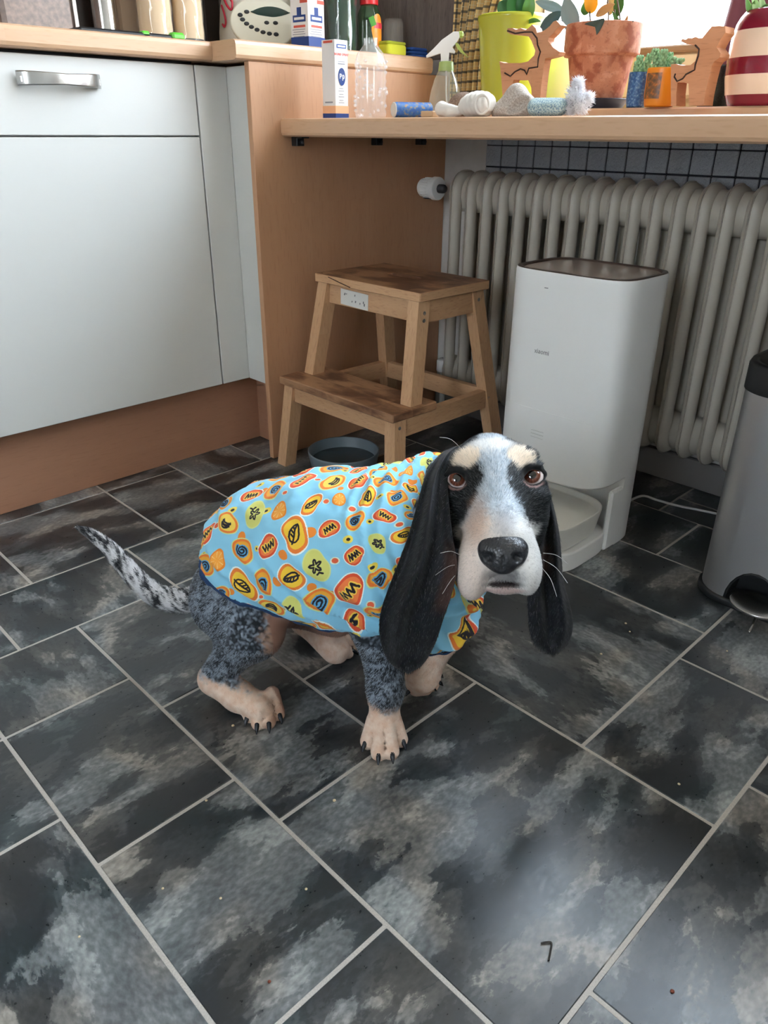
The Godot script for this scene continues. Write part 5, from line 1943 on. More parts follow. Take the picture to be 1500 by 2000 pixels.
func build_counter_things() -> void:
	var yc := 0.9482
	# cartons
	carton("medicine_box", "short white and blue medicine box on the worktop", spot_x(601, 85, yc, -1.63) + Vector3(-0.01, 0, -0.01), 0.056, 0.104, 0.92 - PI * 0.25, false)
	# green glass bottle in a clear wrap
	var p := spot_x(667, 92, yc, -1.63)
	var o := thing("green_bottle", "dark green glass bottle on the worktop beside the medicine box", "bottle", p)
	var r := px_len(56, p) * 0.5
	var gm := clear_glass(C(8, 54, 30), 0.97, 0.06)
	add(o, "glass", lathe_mesh([Vector2(0, 0.0), Vector2(r * 0.92, 0.0), Vector2(r, 0.004), Vector2(r, 0.12), Vector2(r * 0.9, 0.145), Vector2(r * 0.55, 0.185), Vector2(r * 0.36, 0.21), Vector2(r * 0.36, 0.27), Vector2(r * 0.42, 0.272), Vector2(r * 0.42, 0.285), Vector2(0, 0.286)]), gm)
	var wrap := MB.new()
	var rows := []
	for k in 9:
		var ring := PackedVector3Array()
		for s in 26:
			var a := TAU * s / 26
			var rr := r * (1.07 + 0.05 * sin(s * 2.4 + k * 1.1) + 0.03 * sin(s * 4.7 - k))
			ring.append(Vector3(cos(a) * rr, 0.002 + k * 0.016, sin(a) * rr))
		rows.append(ring)
	wrap.grid(rows, true, true)
	add(o, "plastic_wrap", wrap.done(), clear_glass(Color(1, 1, 1), 0.03, 0.05))
	# drink bottle with red cap
	p = spot_x(721, 95, yc, -1.61)
	o = thing("drink_bottle", "clear drink bottle with red cap and orange fruit label", "bottle", p)
	r = px_len(47, p) * 0.5
	add(o, "bottle_body", lathe_mesh([Vector2(0, 0.0), Vector2(r * 0.9, 0.0), Vector2(r, 0.005), Vector2(r, 0.07), Vector2(r * 0.97, 0.085), Vector2(r * 0.7, 0.102), Vector2(r * 0.62, 0.108)]), clear_glass(C(40, 78, 44), 0.5, 0.05))
	add(o, "cap", lathe_mesh([Vector2(r * 0.7, 0.106), Vector2(r * 0.74, 0.108), Vector2(r * 0.74, 0.13), Vector2(r * 0.7, 0.132), Vector2(0, 0.132)]), mat(C(222, 44, 50), 0.35))
	var lm := MB.new()
	var b := facing(p) * Basis(Vector3.UP, 0.75)
	rows = []
	for k in 9:
		var t := k / 8.0
		var hh := 0.036 * sqrt(maxf(0.02, 1.0 - pow(t * 2.0 - 1.0, 2.0)))
		var row := PackedVector3Array()
		for s in 9:
			var a := lerpf(-0.75, 0.55, t) + PI * 0.5
			var y := 0.05 + 0.012 * (t - 0.5) + hh * (s / 4.0 - 1.0)
			row.append(b * Vector3(cos(a) * (r + 0.0006), y, sin(a) * (r + 0.0006)))
		rows.append(row)
	lm.grid(rows, false, false)
	var lab := add(o, "fruit_label", lm.done(), mat(C(246, 152, 42), 0.4))
	lm = MB.new()
	for k in 5:
		var a := 1.0 + k * 0.2
		lm.box(b * Vector3(cos(a) * (r + 0.001), 0.062, sin(a) * (r + 0.001)), Vector3(0.006, 0.012, 0.0006), 0.0, b * Basis(Vector3.UP, PI * 0.5 - a))
	add(lab, "red_name_band", lm.done(), mat(C(226, 62, 74), 0.4))
	lm = MB.new()
	lm.box(b * Vector3(cos(2.05) * (r + 0.001), 0.07, sin(2.05) * (r + 0.001)), Vector3(0.014, 0.02, 0.0006), 0.0, b * Basis(Vector3.UP, PI * 0.5 - 2.05) * Basis(Vector3.BACK, 0.4))
	add(lab, "leaf_print", lm.done(), mat(C(86, 160, 62), 0.4))
	# upturned glass, sponge and cloth
	p = spot_x(768, 100, yc, -1.66)
	o = thing("drinking_glass", "clear upturned drinking glass behind the yellow sponge", "glass", p)
	r = px_len(42, p) * 0.5
	add(o, "glass_wall", lathe_mesh([Vector2(r, 0.0), Vector2(r * 0.98, 0.002), Vector2(r * 0.88, 0.085), Vector2(r * 0.8, 0.092), Vector2(0, 0.093)]), clear_glass(Color(1, 1, 1), 0.14, 0.02))
	p = spot_x(764, 103, yc, -1.575)
	o = thing("yellow_sponge", "yellow kitchen sponge lying at the end of the worktop", "sponge", p)
	o.rotation.y = 0.1
	add(o, "foam", prism(rounded(0.045, 0.075, 0.01, 5), 0.0, 0.024, 0.005), mat(C(206, 206, 52), 0.8))
	add(o, "scouring_pad", prism(rounded(0.044, 0.074, 0.01, 5), 0.024, 0.03, 0.002), mat(C(160, 168, 44), 0.95))
	p = spot_x(808, 106, yc, -1.59)
	o = thing("blue_cloth", "folded dark blue cloth beside the yellow sponge", "cloth", p)
	for k in 3:
		add(o, "fold", prism(rounded(0.05 - k * 0.003, 0.07, 0.012, 5), k * 0.008, k * 0.008 + 0.0078, 0.0035), mat(C(34, 76, 150), 0.9))
	# cooking machine
	p = spot_x(505, 80, yc, -1.83)
	o = thing("cooking_machine", "white cooking machine with dark display and round buttons on the worktop", "appliance", p)
	b = facing(p)
	var shell := mat(C(226, 224, 212), 0.35)
	var m := MB.new()
	m.lathe([Vector2(0, 0.0), Vector2(0.094, 0.0), Vector2(0.098, 0.006), Vector2(0.096, 0.05), Vector2(0.09, 0.1), Vector2(0.08, 0.14), Vector2(0.074, 0.2), Vector2(0, 0.21)], Vector3.ZERO, 40, b, Vector2(1.0, 0.85))
	add(o, "housing", m.done(), shell)
	# control panel: an oval shield leaning back on the front
	var pan := Transform3D(b * Basis(Vector3.RIGHT, -0.3), b * Vector3(0.016, 0.062, 0.078))
	m = MB.new()
	m.lathe([Vector2(0, 0), Vector2(0.086, 0.0), Vector2(0.0895, 0.003), Vector2(0.0885, 0.008), Vector2(0.084, 0.0105), Vector2(0, 0.013)], pan.origin, 44, pan.basis * Basis(Vector3.RIGHT, Vector3.BACK, Vector3.DOWN), Vector2(0.92, 0.66))
	var pn := add(o, "control_panel", m.done(), mat(C(214, 210, 192), 0.35))
	m = MB.new()
	var rows2 := []
	for k in 17:
		var t := k / 16.0 * 2.0 - 1.0
		var hh := 0.013 * (1.0 - t * t)
		rows2.append(PackedVector3Array([pan * Vector3(t * 0.047 + 0.016, 0.02 - hh * 0.8, 0.0122), pan * Vector3(t * 0.047 + 0.016, 0.02, 0.0152), pan * Vector3(t * 0.047 + 0.016, 0.02 + hh, 0.0122)]))
	m.grid(rows2, false, true)
	add(pn, "display", m.done(), mat(C(28, 52, 46), 0.12))
	for q in [[-0.040, 0.020], [-0.056, 0.013], [-0.051, 0.003], [-0.042, -0.006], [-0.031, -0.013], [-0.018, -0.019], [-0.004, -0.024], [0.011, -0.027], [0.027, -0.028], [0.006, -0.003], [0.027, -0.003]]:
		m = MB.new()
		m.lathe([Vector2(0.0055, 0.0), Vector2(0.0053, 0.0018), Vector2(0.0036, 0.003), Vector2(0, 0.0034)], pan * Vector3(q[0], q[1], 0.0112), 16, pan.basis * Basis(Vector3.RIGHT, Vector3.BACK, Vector3.DOWN), Vector2(1.15, 0.8))
		add(pn, "button", m.done(), M.dark)
	add(o, "grip", block_at(b * Vector3(0.02, 0.145, 0.07), Vector3(0.05, 0.045, 0.03), 0.008, b), M.black)
	add(o, "spout", block_at(b * Vector3(-0.055, 0.142, 0.055), Vector3(0.05, 0.03, 0.03), 0.006, b), M.black)
	for q in [[[-0.086, 0.112], [-0.076, 0.098], [-0.064, 0.09], [-0.06, 0.104], [-0.066, 0.112]], [[-0.098, 0.10], [-0.09, 0.084], [-0.086, 0.066], [-0.093, 0.057], [-0.1, 0.062]]]:
		var pts := []
		for w in q:
			var ang: float = w[0] / 0.096
			pts.append(b * Vector3(sin(ang) * 0.098, w[1], cos(ang) * 0.083 + 0.002))
		m = MB.new()
		m.tube(smooth(pts, 5), 0.0026, 6)
		add(o, "red_curl", m.done(), mat(C(190, 34, 58), 0.4))
	# dark tall box beside it
	p = spot_x(412, 75, yc, -1.98)
	o = add(self, "dark_box", block(Vector3(-0.025, 0, -0.02), Vector3(0.025, 0.18, 0.03), 0.004), mat(C(52, 46, 42), 0.5), p)
	tag(o, "tall dark brown box beside the wrapped paper rolls", "box")
	# wrapped paper rolls on the long worktop
	for q in [[306, 63, -1.80, "first wrapped kraft paper roll, beside the steel canister"], [370, 56, -1.80, "second wrapped kraft paper roll, beside the dark tall box"]]:
		p = spot_x(q[0], 70, yc, q[2])
		o = thing("paper_roll", q[3], "paper roll", p, "wrapped paper rolls")
		r = px_len(q[1], p) * 0.5
		add(o, "roll", lathe_mesh([Vector2(0, 0.016), Vector2(r * 0.97, 0.016), Vector2(r * 0.98, 0.02), Vector2(r * 0.98, 0.2), Vector2(0, 0.201)]), mat(C(214, 188, 150), 0.7))
		add(o, "black_end", lathe_mesh([Vector2(0, 0.0), Vector2(r * 0.98, 0.0), Vector2(r, 0.002), Vector2(r, 0.018), Vector2(r * 0.96, 0.019)]), M.black)
		m = MB.new()
		rows = []
		for k in 12:
			var ring := PackedVector3Array()
			for s in 30:
				var a := TAU * s / 30
				var rr := r * (1.03 + 0.03 * sin(s * 1.9 + k * 0.9) + 0.025 * sin(s * 4.1 + k * 2.3))
				ring.append(Vector3(cos(a) * rr, 0.015 + k * 0.018, sin(a) * rr))
			rows.append(ring)
		m.grid(rows, true, true)
		add(o, "plastic_wrap", m.done(), clear_glass(Color(1, 1, 1), 0.08, 0.06))
	p = spot_x(252, 66, yc, -1.88)
	o = add(self, "kraft_bag", block(Vector3(-0.03, 0, -0.035), Vector3(0.03, 0.17, 0.035), 0.006), mat(C(158, 138, 118), 0.7), p)
	tag(o, "brown paper bag standing behind the steel canister", "bag")
	p = spot_x(208, 54, yc, -1.86)
	o = thing("steel_canister", "shiny steel canister between the dark board and paper rolls", "canister", p)
	r = px_len(46, p) * 0.5
	add(o, "canister_body", lathe_mesh([Vector2(0, 0.0), Vector2(r * 0.97, 0.0), Vector2(r, 0.003), Vector2(r, 0.17), Vector2(r * 0.98, 0.175)]), mat(C(200, 198, 194), 0.2, 1.0))
	add(o, "canister_lid", lathe_mesh([Vector2(r * 1.02, 0.172), Vector2(r * 1.02, 0.186), Vector2(r * 0.97, 0.19), Vector2(0, 0.191)]), M.black)
	p = spot_x(160, 50, yc, -1.98)
	o = add(self, "black_canister", lathe_mesh([Vector2(0, 0.0), Vector2(0.034, 0.0), Vector2(0.036, 0.003), Vector2(0.036, 0.19), Vector2(0.03, 0.196), Vector2(0, 0.197)]), mat(C(58, 52, 50), 0.35), p)
	tag(o, "dark brown canister left of the shiny steel canister", "canister")
	p = spot_x(60, 45, yc, -1.86)
	o = thing("storage_tin", "brown-grey storage tin with a pale metal edge on the worktop", "tin", p)
	add(o, "tin_body", block(Vector3(-0.05, 0, -0.075), Vector3(0.05, 0.2, 0.075), 0.008), tri_mat(noise_tex(0.02, 4, 71, C(104, 90, 82), C(150, 128, 116)), 6.0, 0.3))
	add(o, "metal_edge", block(Vector3(0.044, 0, -0.0815), Vector3(0.054, 0.2, -0.0735), 0.002), mat(C(170, 164, 156), 0.3, 0.6))
	# a flat black tray with green clips at the worktop's edge
	var a0 := spot_x(150, 60, yc, -1.66); var a1 := spot_x(330, 75, yc, -1.66)
	o = thing("black_tray", "flat black tray lying in front of the paper rolls", "tray", Vector3(0, 0, 0))
	add(o, "tray_plate", block(Vector3(-1.70, yc, a0.z), Vector3(-1.645, yc + 0.0085, a1.z), 0.003), M.black)
	m = MB.new()
	m.box(Vector3(-1.655, yc + 0.006, on_x(282, 70, -1.655).z), Vector3(0.02, 0.011, 0.018), 0.003)
	m.box(Vector3(-1.655, yc + 0.007, on_x(345, 72, -1.655).z), Vector3(0.022, 0.014, 0.03), 0.004)
	add(o, "green_clips", m.done(), mat(C(98, 200, 60), 0.4))

# ---------------------------------------------------------------- things on the shelf and the sill

func leaf_mesh(a: Vector3, c: Vector3, b: Vector3, w: float, face: Vector3, cup := 0.25) -> ArrayMesh:
	# a blade from a to b bending through c, w half as wide as it is at its widest
	var m := MB.new()
	var rows := []
	for k in 13:
		var t := k / 12.0
		var p := a.lerp(c, t).lerp(c.lerp(b, t), t)
		var d := ((c - a) * (1.0 - t) + (b - c) * t).normalized()
		var s := d.cross(face).normalized()
		var o := s.cross(d).normalized()
		var ww := w * pow(sin(PI * clampf(t * 0.96 + 0.02, 0.0, 1.0)), 0.75)
		var r := PackedVector3Array()
		for q in 7:
			var x := q / 3.0 - 1.0
			r.append(p + s * (x * ww) + o * (absf(x) * ww * cup))
		for q in 7:
			var x := 1.0 - q / 3.0
			r.append(p + s * (x * ww * 0.98) + o * (absf(x) * ww * cup - 0.0008))
		rows.append(r)
	m.grid(rows, true, false)
	return m.done()

func leaf_mat(col: Color, rough := 0.35) -> StandardMaterial3D:
	var m := mat(col, rough)
	m.backlight_enabled = true
	m.backlight = Color(col.r * 0.5, col.g * 0.6, col.b * 0.3)
	return m

func extrude_px(poly: Array, z: float, thick: float, base_y: float, crop: Vector2, scale: float) -> ArrayMesh:
	# an outline read off the photograph, laid on the upright plane at z and given its thickness
	var pts := PackedVector2Array()
	for q in poly:
		var w := on_z(crop.x + q[0] / scale, crop.y + q[1] / scale, z)
		pts.append(Vector2(w.x, maxf(w.y, base_y)))
	var m := MB.new()
	m.extrude(pts, z - thick, z)
	return m.done()

func build_shelf_things() -> void:
	var ys := 0.804; var yl := 0.8225
	var m := MB.new()
	# tall carton on the shelf
	carton("spray_carton", "tall white wound spray carton standing on the shelf", spot_z(648, ys, -1.245) + Vector3(0, 0, -0.012), 0.040, 0.149, 0.60 - PI * 0.25 + 0.25, true)
	# crumpled clear bottle without label
	var p := spot_z(724, ys, -1.30)
	var o := thing("clear_bottle", "empty clear ribbed plastic bottle on the shelf", "bottle", p)
	var r := px_len(62, p) * 0.5
	var prof := [Vector2(0, 0.006), Vector2(r * 0.6, 0.0), Vector2(r * 0.92, 0.002)]
	for k in 13:
		prof.append(Vector2(r * (1.0 if k % 2 == 0 else 0.93), 0.012 + k * 0.0075))
	prof += [Vector2(r * 0.97, 0.108), Vector2(r * 0.8, 0.124), Vector2(r * 0.45, 0.138), Vector2(r * 0.42, 0.14), Vector2(r * 0.42, 0.152)]
	add(o, "bottle_wall", lathe_mesh(prof, 40), clear_glass(Color(1, 1, 1), 0.13, 0.04))
	m = MB.new()
	var rr := RandomNumberGenerator.new(); rr.seed = 3
	for k in 46:
		var a := rr.randf() * TAU; var y := rr.randf_range(0.008, 0.11)
		m.lathe([Vector2(0, -0.0035), Vector2(0.0028, -0.002), Vector2(0.0035, 0.0), Vector2(0.0028, 0.002), Vector2(0, 0.0035)], Vector3(cos(a) * r * 0.99, y, sin(a) * r * 0.99), 8)
	add(o, "pressed_studs", m.done(), clear_glass(Color(1, 1, 1), 0.2, 0.03)).set_meta("kind", "stuff")
	# blue paper tube on its side
	p = on_z(805, 214, -1.25); p.y = ys
	o = thing("paper_tube", "blue printed cardboard tube lying on the shelf", "tube", p)
	var bz := Basis(Vector3(0, 1, 0), Vector3(-0.35, 0, 0.937), Vector3(0.937, 0, 0.35))
	m = MB.new()
	m.lathe([Vector2(0.0135, -0.04), Vector2(0.014, -0.038), Vector2(0.014, 0.038), Vector2(0.0135, 0.04)], Vector3(0, 0.014, 0), 28, bz)
	add(o, "wrap", m.done(), tri_mat(noise_tex(0.03, 2, 81, C(28, 70, 140), C(200, 130, 60), 256, C(40, 96, 160)), 14.0, 0.5, Color.WHITE, false))
	m = MB.new()
	m.lathe([Vector2(0.0132, 0.0395), Vector2(0.0138, 0.041), Vector2(0.012, 0.0425), Vector2(0, 0.0425)], Vector3(0, 0.014, 0), 28, bz)
	add(o, "end_cap", m.done(), mat(C(222, 214, 204), 0.6))
	# small wooden block
	p = on_z(838, 220, -1.22); p.y = ys
	o = add(self, "cork_block", block(Vector3(-0.014, 0, -0.01), Vector3(0.018, 0.011, 0.01), 0.002), mat(C(196, 164, 128), 0.8), p)
	tag(o, "small pale cork block beside the blue tube", "block")
	# soft toys and socks near the edge
	var fab_w := mat(C(228, 222, 214), 0.9)
	var f := Field.new()
	p = on_z(872, 214, -1.215); p.y = ys
	f.cap(Vector3(-0.012, 0.014, 0), 0.0135, Vector3(0.012, 0.010, 0.004), 0.0095, 0.01)
	f.cap(Vector3(0.012, 0.010, 0.004), 0.009, Vector3(0.032, 0.010, 0.0), 0.0085, 0.01)
	var fm := f.mesh(Vector3(-0.04, -0.008, -0.03), Vector3(0.06, 0.04, 0.03), 0.003); renormal(fm)
	o = add(self, "plush_bone", fm.done(), fab_w, p)
	tag(o, "small white plush bone lying on the shelf edge", "dog toy")
	p = on_z(930, 208, -1.22); p.y = ys
	o = thing("rolled_sock", "white ribbed sock rolled into a ball on the shelf", "sock", p, "socks on the shelf")
	f = Field.new()
	f.ell(Vector3(0, 0.0205, 0), Vector3(0.037, 0.0205, 0.026), Basis(Vector3.BACK, 0.15), 0.01)
	f.ell(Vector3(0.026, 0.018, 0.008), Vector3(0.016, 0.018, 0.02), Basis.IDENTITY, 0.01)
	fm = f.mesh(Vector3(-0.05, -0.006, -0.04), Vector3(0.055, 0.055, 0.045), 0.003); renormal(fm)
	for k in fm.v.size():
		fm.v[k] += fm.n[k] * (sin(fm.v[k].x * 620.0 + fm.v[k].y * 160.0) * 0.0011)
	renormal(fm)
	add(o, "ball", fm.done(), fab_w)
	m = MB.new()
	var ring := []
	for k in 25:
		var a := TAU * k / 24
		ring.append(Vector3(0.030 + cos(a) * 0.010, 0.0195 + sin(a) * 0.015, 0.020 - cos(a) * 0.006))
	m.tube(ring, 0.003, 8, false)
	add(o, "cuff", m.done(), fab_w)
	p = on_z(1005, 200, -1.24); p.y = ys
	o = thing("folded_sock", "grey-beige folded sock with an open end on the shelf", "sock", p, "socks on the shelf")
	f = Field.new()
	f.cap(Vector3(-0.036, 0.010, 0.0), 0.012, Vector3(-0.004, 0.034, -0.01), 0.017, 0.012)
	f.cap(Vector3(-0.004, 0.034, -0.01), 0.017, Vector3(0.026, 0.016, 0.0), 0.019, 0.012)
	f.cap(Vector3(-0.03, 0.010, 0.01), 0.010, Vector3(0.02, 0.010, 0.014), 0.010, 0.010)
	f.ell(Vector3(0.02, 0.019, 0.02), Vector3(0.022, 0.011, 0.018), Basis(Vector3.BACK, 0.5), 0.006, 1)
	fm = f.mesh(Vector3(-0.06, -0.008, -0.04), Vector3(0.06, 0.065, 0.045), 0.003); renormal(fm)
	add(o, "knit", fm.done(), tri_mat(noise_tex(0.05, 3, 83, C(150, 136, 126), C(214, 206, 196)), 10.0, 0.9, Color.WHITE, false))
	p = on_z(1070, 214, -1.23); p.y = ys
	o = thing("patterned_sock", "rolled sock with blue and green flower pattern on the shelf", "sock", p, "socks on the shelf")
	f = Field.new()
	f.cap(Vector3(-0.026, 0.0145, 0), 0.0145, Vector3(0.024, 0.014, 0), 0.014, 0.01)
	f.cap(Vector3(-0.02, 0.011, 0.012), 0.011, Vector3(0.026, 0.011, 0.012), 0.011, 0.006)
	fm = f.mesh(Vector3(-0.05, -0.006, -0.03), Vector3(0.05, 0.04, 0.035), 0.003); renormal(fm)
	var pat := noise_tex(0.045, 2, 85, C(60, 92, 132), C(212, 220, 214), 256, C(168, 190, 190))
	add(o, "knit", fm.done(), tri_mat(pat, 22.0, 0.9, Color.WHITE, false))
	# tuft of pulled-out stuffing
	p = on_z(1128, 205, -1.24); p.y = ys
	m = MB.new()
	rr.seed = 8
	for k in 5200:
		var d := Vector3(rr.randf_range(-1, 1), rr.randf_range(-1, 1), rr.randf_range(-1, 1)).normalized()
		var lobe: Array = [[Vector3(-0.006, 0.03, 0), 0.017], [Vector3(0.008, 0.016, 0.002), 0.016], [Vector3(-0.014, 0.014, 0.0), 0.014], [Vector3(-0.004, 0.048, 0), 0.009], [Vector3(0.016, 0.026, -0.004), 0.009]][rr.randi() % 5]
		var c: Vector3 = lobe[0] + d * (lobe[1] * pow(rr.randf(), 0.5))
		c.y = maxf(c.y, 0.0012)
		var t := Vector3(rr.randf_range(-1, 1), rr.randf_range(-1, 1), rr.randf_range(-1, 1)).normalized()
		var s := t.cross(d).normalized() * 0.0006
		var e := c + t * 0.009; e.y = maxf(e.y, 0.0008)
		var q := m.put(c - s, d); m.put(c + s, d); m.put(e, d)
		m.tri(q, q + 1, q + 2)
	var fluff := mat(C(246, 246, 248), 0.9)
	fluff.backlight_enabled = true
	fluff.backlight = Color(0.7, 0.7, 0.72)
	o = add(self, "stuffing_tuft", m.done(), fluff, p)
	tag(o, "fluffy tuft of white stuffing on the shelf edge", "stuffing")
	# brown round lump behind the sock
	p = on_z(906, 200, -1.42); p.y = ys
	f = Field.new()
	f.ell(Vector3(0, 0.026, 0), Vector3(0.036, 0.026, 0.03), Basis.IDENTITY, 0.01)
	fm = f.mesh(Vector3(-0.045, -0.005, -0.04), Vector3(0.045, 0.06, 0.04), 0.004); renormal(fm)
	o = add(self, "brown_lump", fm.done(), tri_mat(noise_tex(0.06, 4, 87, C(96, 78, 66), C(176, 150, 132)), 8.0, 0.9, Color.WHITE, false), p)
	tag(o, "brown rounded lump behind the white rolled sock", "shell")
	# trigger spray bottle
	p = spot_z(868, ys, -1.52)
	o = thing("spray_bottle", "clear trigger spray bottle with white head and green trigger", "spray bottle", p)
	add(o, "bottle_body", lathe_mesh([Vector2(0, 0.0), Vector2(0.036, 0.0), Vector2(0.039, 0.004), Vector2(0.039, 0.03), Vector2(0.034, 0.06), Vector2(0.026, 0.085), Vector2(0.016, 0.104), Vector2(0.0145, 0.108)], 32), clear_glass(C(214, 218, 200), 0.2, 0.05))
	add(o, "green_collar", lathe_mesh([Vector2(0.0175, 0.1), Vector2(0.018, 0.102), Vector2(0.0165, 0.118), Vector2(0.015, 0.12), Vector2(0, 0.12)], 24), mat(C(160, 182, 110), 0.4))
	var fb := facing(p + Vector3(0, 0.1, 0))
	var hx := PackedVector2Array([Vector2(-0.012, 0.118), Vector2(-0.014, 0.136), Vector2(-0.046, 0.127), Vector2(-0.047, 0.131), Vector2(-0.03, 0.145), Vector2(-0.012, 0.162), Vector2(0.014, 0.178), Vector2(0.026, 0.178), Vector2(0.028, 0.168), Vector2(0.022, 0.158), Vector2(0.012, 0.148), Vector2(0.02, 0.139), Vector2(0.018, 0.136), Vector2(0.006, 0.138), Vector2(0.005, 0.118)])
	m = MB.new()
	m.extrude(hx, -0.01, 0.01, Transform3D(fb, Vector3.ZERO))
	add(o, "spray_head", m.done(), mat(C(236, 236, 234), 0.4))
	m = MB.new()
	m.extrude(PackedVector2Array([Vector2(0.018, 0.157), Vector2(0.026, 0.155), Vector2(0.036, 0.142), Vector2(0.05, 0.128), Vector2(0.046, 0.13), Vector2(0.032, 0.138), Vector2(0.023, 0.147)]), -0.006, 0.006, Transform3D(fb, Vector3.ZERO))
	m.box(fb * Vector3(0.0305, 0.173, 0), Vector3(0.013, 0.013, 0.013), 0.003, fb)
	add(o, "green_trigger", m.done(), mat(C(176, 192, 96), 0.4))
	m = MB.new()
	m.tube([Vector3(0, 0.118, 0), Vector3(0.003, 0.06, 0), Vector3(0.01, 0.008, 0)], 0.002, 8)
	add(o, "dip_tube", m.done(), clear_glass(Color(1, 1, 1), 0.5, 0.1))
	# lime pot with its plant
	p = spot_z(990, yl, -1.575)
	o = thing("lime_pot", "large lime green pot with a leafy plant behind the wooden moose", "potted plant", p)
	r = px_len(132, p) * 0.5
	var lime := mat(C(176, 178, 52), 0.22)
	add(o, "pot", lathe_mesh([Vector2(0, 0.0), Vector2(r * 0.72, 0.0), Vector2(r * 0.75, 0.004), Vector2(r * 0.97, 0.17), Vector2(r, 0.176), Vector2(r, 0.182), Vector2(r * 0.96, 0.184), Vector2(r * 0.93, 0.178), Vector2(r * 0.9, 0.15), Vector2(0, 0.148)], 48), lime)
	add(o, "soil", lathe_mesh([Vector2(r * 0.91, 0.152), Vector2(r * 0.5, 0.157), Vector2(0, 0.158)], 24), mat(C(60, 44, 34), 0.95))
	var g1 := leaf_mat(C(52, 104, 46)); var g2 := leaf_mat(C(88, 140, 62)); var g3 := leaf_mat(C(40, 84, 44))
	var z0 := -1.55
	for q in [[1010, 45, 985, 18, 978, 2, 16, 0], [1012, 46, 1002, 14, 1010, -28, 17, 2], [1018, 46, 1024, 12, 1022, -30, 14, 0], [1024, 46, 1034, 20, 1036, -14, 12, 1], [1005, 47, 985, 40, 970, 44, 7, 1], [1026, 47, 1040, 36, 1056, 42, 4, 1], [990, 46, 972, 30, 962, 40, 5, 0]]:
		var a := on_z(q[0], q[1], z0); var c := on_z(q[2], q[3], z0 + 0.02); var b := on_z(q[4], q[5], z0 + 0.01)
		add(o, "leaf", leaf_mesh(a - p, c - p, b - p, px_len(q[6], a), fb.z), [g3, g2, g1][q[7]])
	# plaid curtain on the left of the window
	plaid_curtain()
	# maroon curtain on the right
	m = MB.new()
	var rows := []
	for k in 40:
		var t := k / 39.0
		var row := PackedVector3Array()
		for s in 61:
			var u := s / 60.0
			var pull := 0.045 * (1.0 - t) * (1.0 - u)
			row.append(Vector3(lerpf(-0.815, -0.45, u) + pull * 0.3 + 0.22 * t * (1.0 - u), lerpf(0.84, 2.4, t), -1.69 + sin(u * 26.0) * 0.02 + 0.006 * sin(u * 9.0 + t * 3.0)))
		rows.append(row)
	m.grid(rows, false, false)
	var mc := mat(C(98, 56, 62), 0.9)
	mc.backlight_enabled = true
	mc.backlight = Color(0.16, 0.07, 0.08)
	o = add(self, "maroon_curtain", m.done(), mc)
	tag(o, "dark maroon curtain hanging behind the striped pot", "curtain")
	# wooden moose with a burnt line, in front of the lime pot
	var wood := tri_mat(wood_tex(91, C(206, 150, 112), C(186, 130, 92), C(150, 98, 66), false, 256, 0.9), 5.0, 0.55)
	var burnt := mat(C(52, 34, 28), 0.8)
	o = thing("wooden_moose", "small cut-out wooden moose standing before the lime pot", "figurine", Vector3.ZERO, "wooden moose figurines")
	var cr := Vector2(750, 0)
	add(o, "cutout", extrude_px([[845, 450], [880, 462], [1000, 462], [1055, 450], [1100, 405], [1108, 370], [1080, 300], [1060, 268], [1000, 258], [930, 252], [902, 235], [905, 208], [940, 205], [965, 218], [1000, 205], [1035, 220], [1060, 205], [1085, 180], [1110, 205], [1120, 240], [1150, 235], [1185, 215], [1215, 190], [1240, 158], [1262, 150], [1295, 185], [1265, 210], [1240, 245], [1205, 275], [1200, 300], [1240, 350], [1285, 380], [1275, 405], [1230, 418], [1180, 430], [1165, 520], [1150, 640], [1140, 760], [1135, 850], [1085, 850], [1085, 760], [1078, 640], [1055, 585], [950, 585], [930, 640], [915, 850], [870, 850], [868, 700], [858, 560]], -1.37, 0.02, ys, cr, 3.75), wood)
	m = MB.new()
	var line := []
	for q in [[885, 535], [925, 558], [960, 525], [1000, 505], [1030, 515], [1045, 545], [1060, 500], [1125, 490], [1130, 430], [1145, 380], [1125, 330], [1120, 280], [1085, 235], [1030, 235], [960, 245], [905, 225]]:
		line.append(on_z(cr.x + q[0] / 3.75, q[1] / 3.75, -1.3695))
	m.tube(line, 0.0014, 6)
	add(o, "burnt_line", m.done(), burnt)
	# pale yellow jug behind
	p = spot_z(1086, yl, -1.70)
	o = thing("yellow_jug", "pale yellow plastic jug behind the terracotta pot", "jug", p)
	add(o, "jug_wall", lathe_mesh([Vector2(0, 0.0), Vector2(0.031, 0.0), Vector2(0.033, 0.003), Vector2(0.035, 0.05), Vector2(0.036, 0.053), Vector2(0.038, 0.11), Vector2(0.04, 0.114), Vector2(0.037, 0.116), Vector2(0.035, 0.11), Vector2(0.031, 0.02), Vector2(0, 0.012)], 36), leaf_mat(C(224, 224, 158), 0.3))
	# terracotta pot with rubber plant
	p = spot_z(1161, yl, -1.55)
	o = thing("terracotta_pot", "weathered terracotta pot with a thick-leaved plant on the sill", "potted plant", p)
	r = px_len(141, p) * 0.5
	var s := 512
	var t1 := noise_bytes(s, s, 0.008, 4, 93, FastNoiseLite.TYPE_SIMPLEX_SMOOTH, Vector2.ONE, 40.0)
	var t2 := noise_bytes(s, s, 0.05, 3, 94)
	var out := PackedByteArray(); out.resize(s * s * 3)
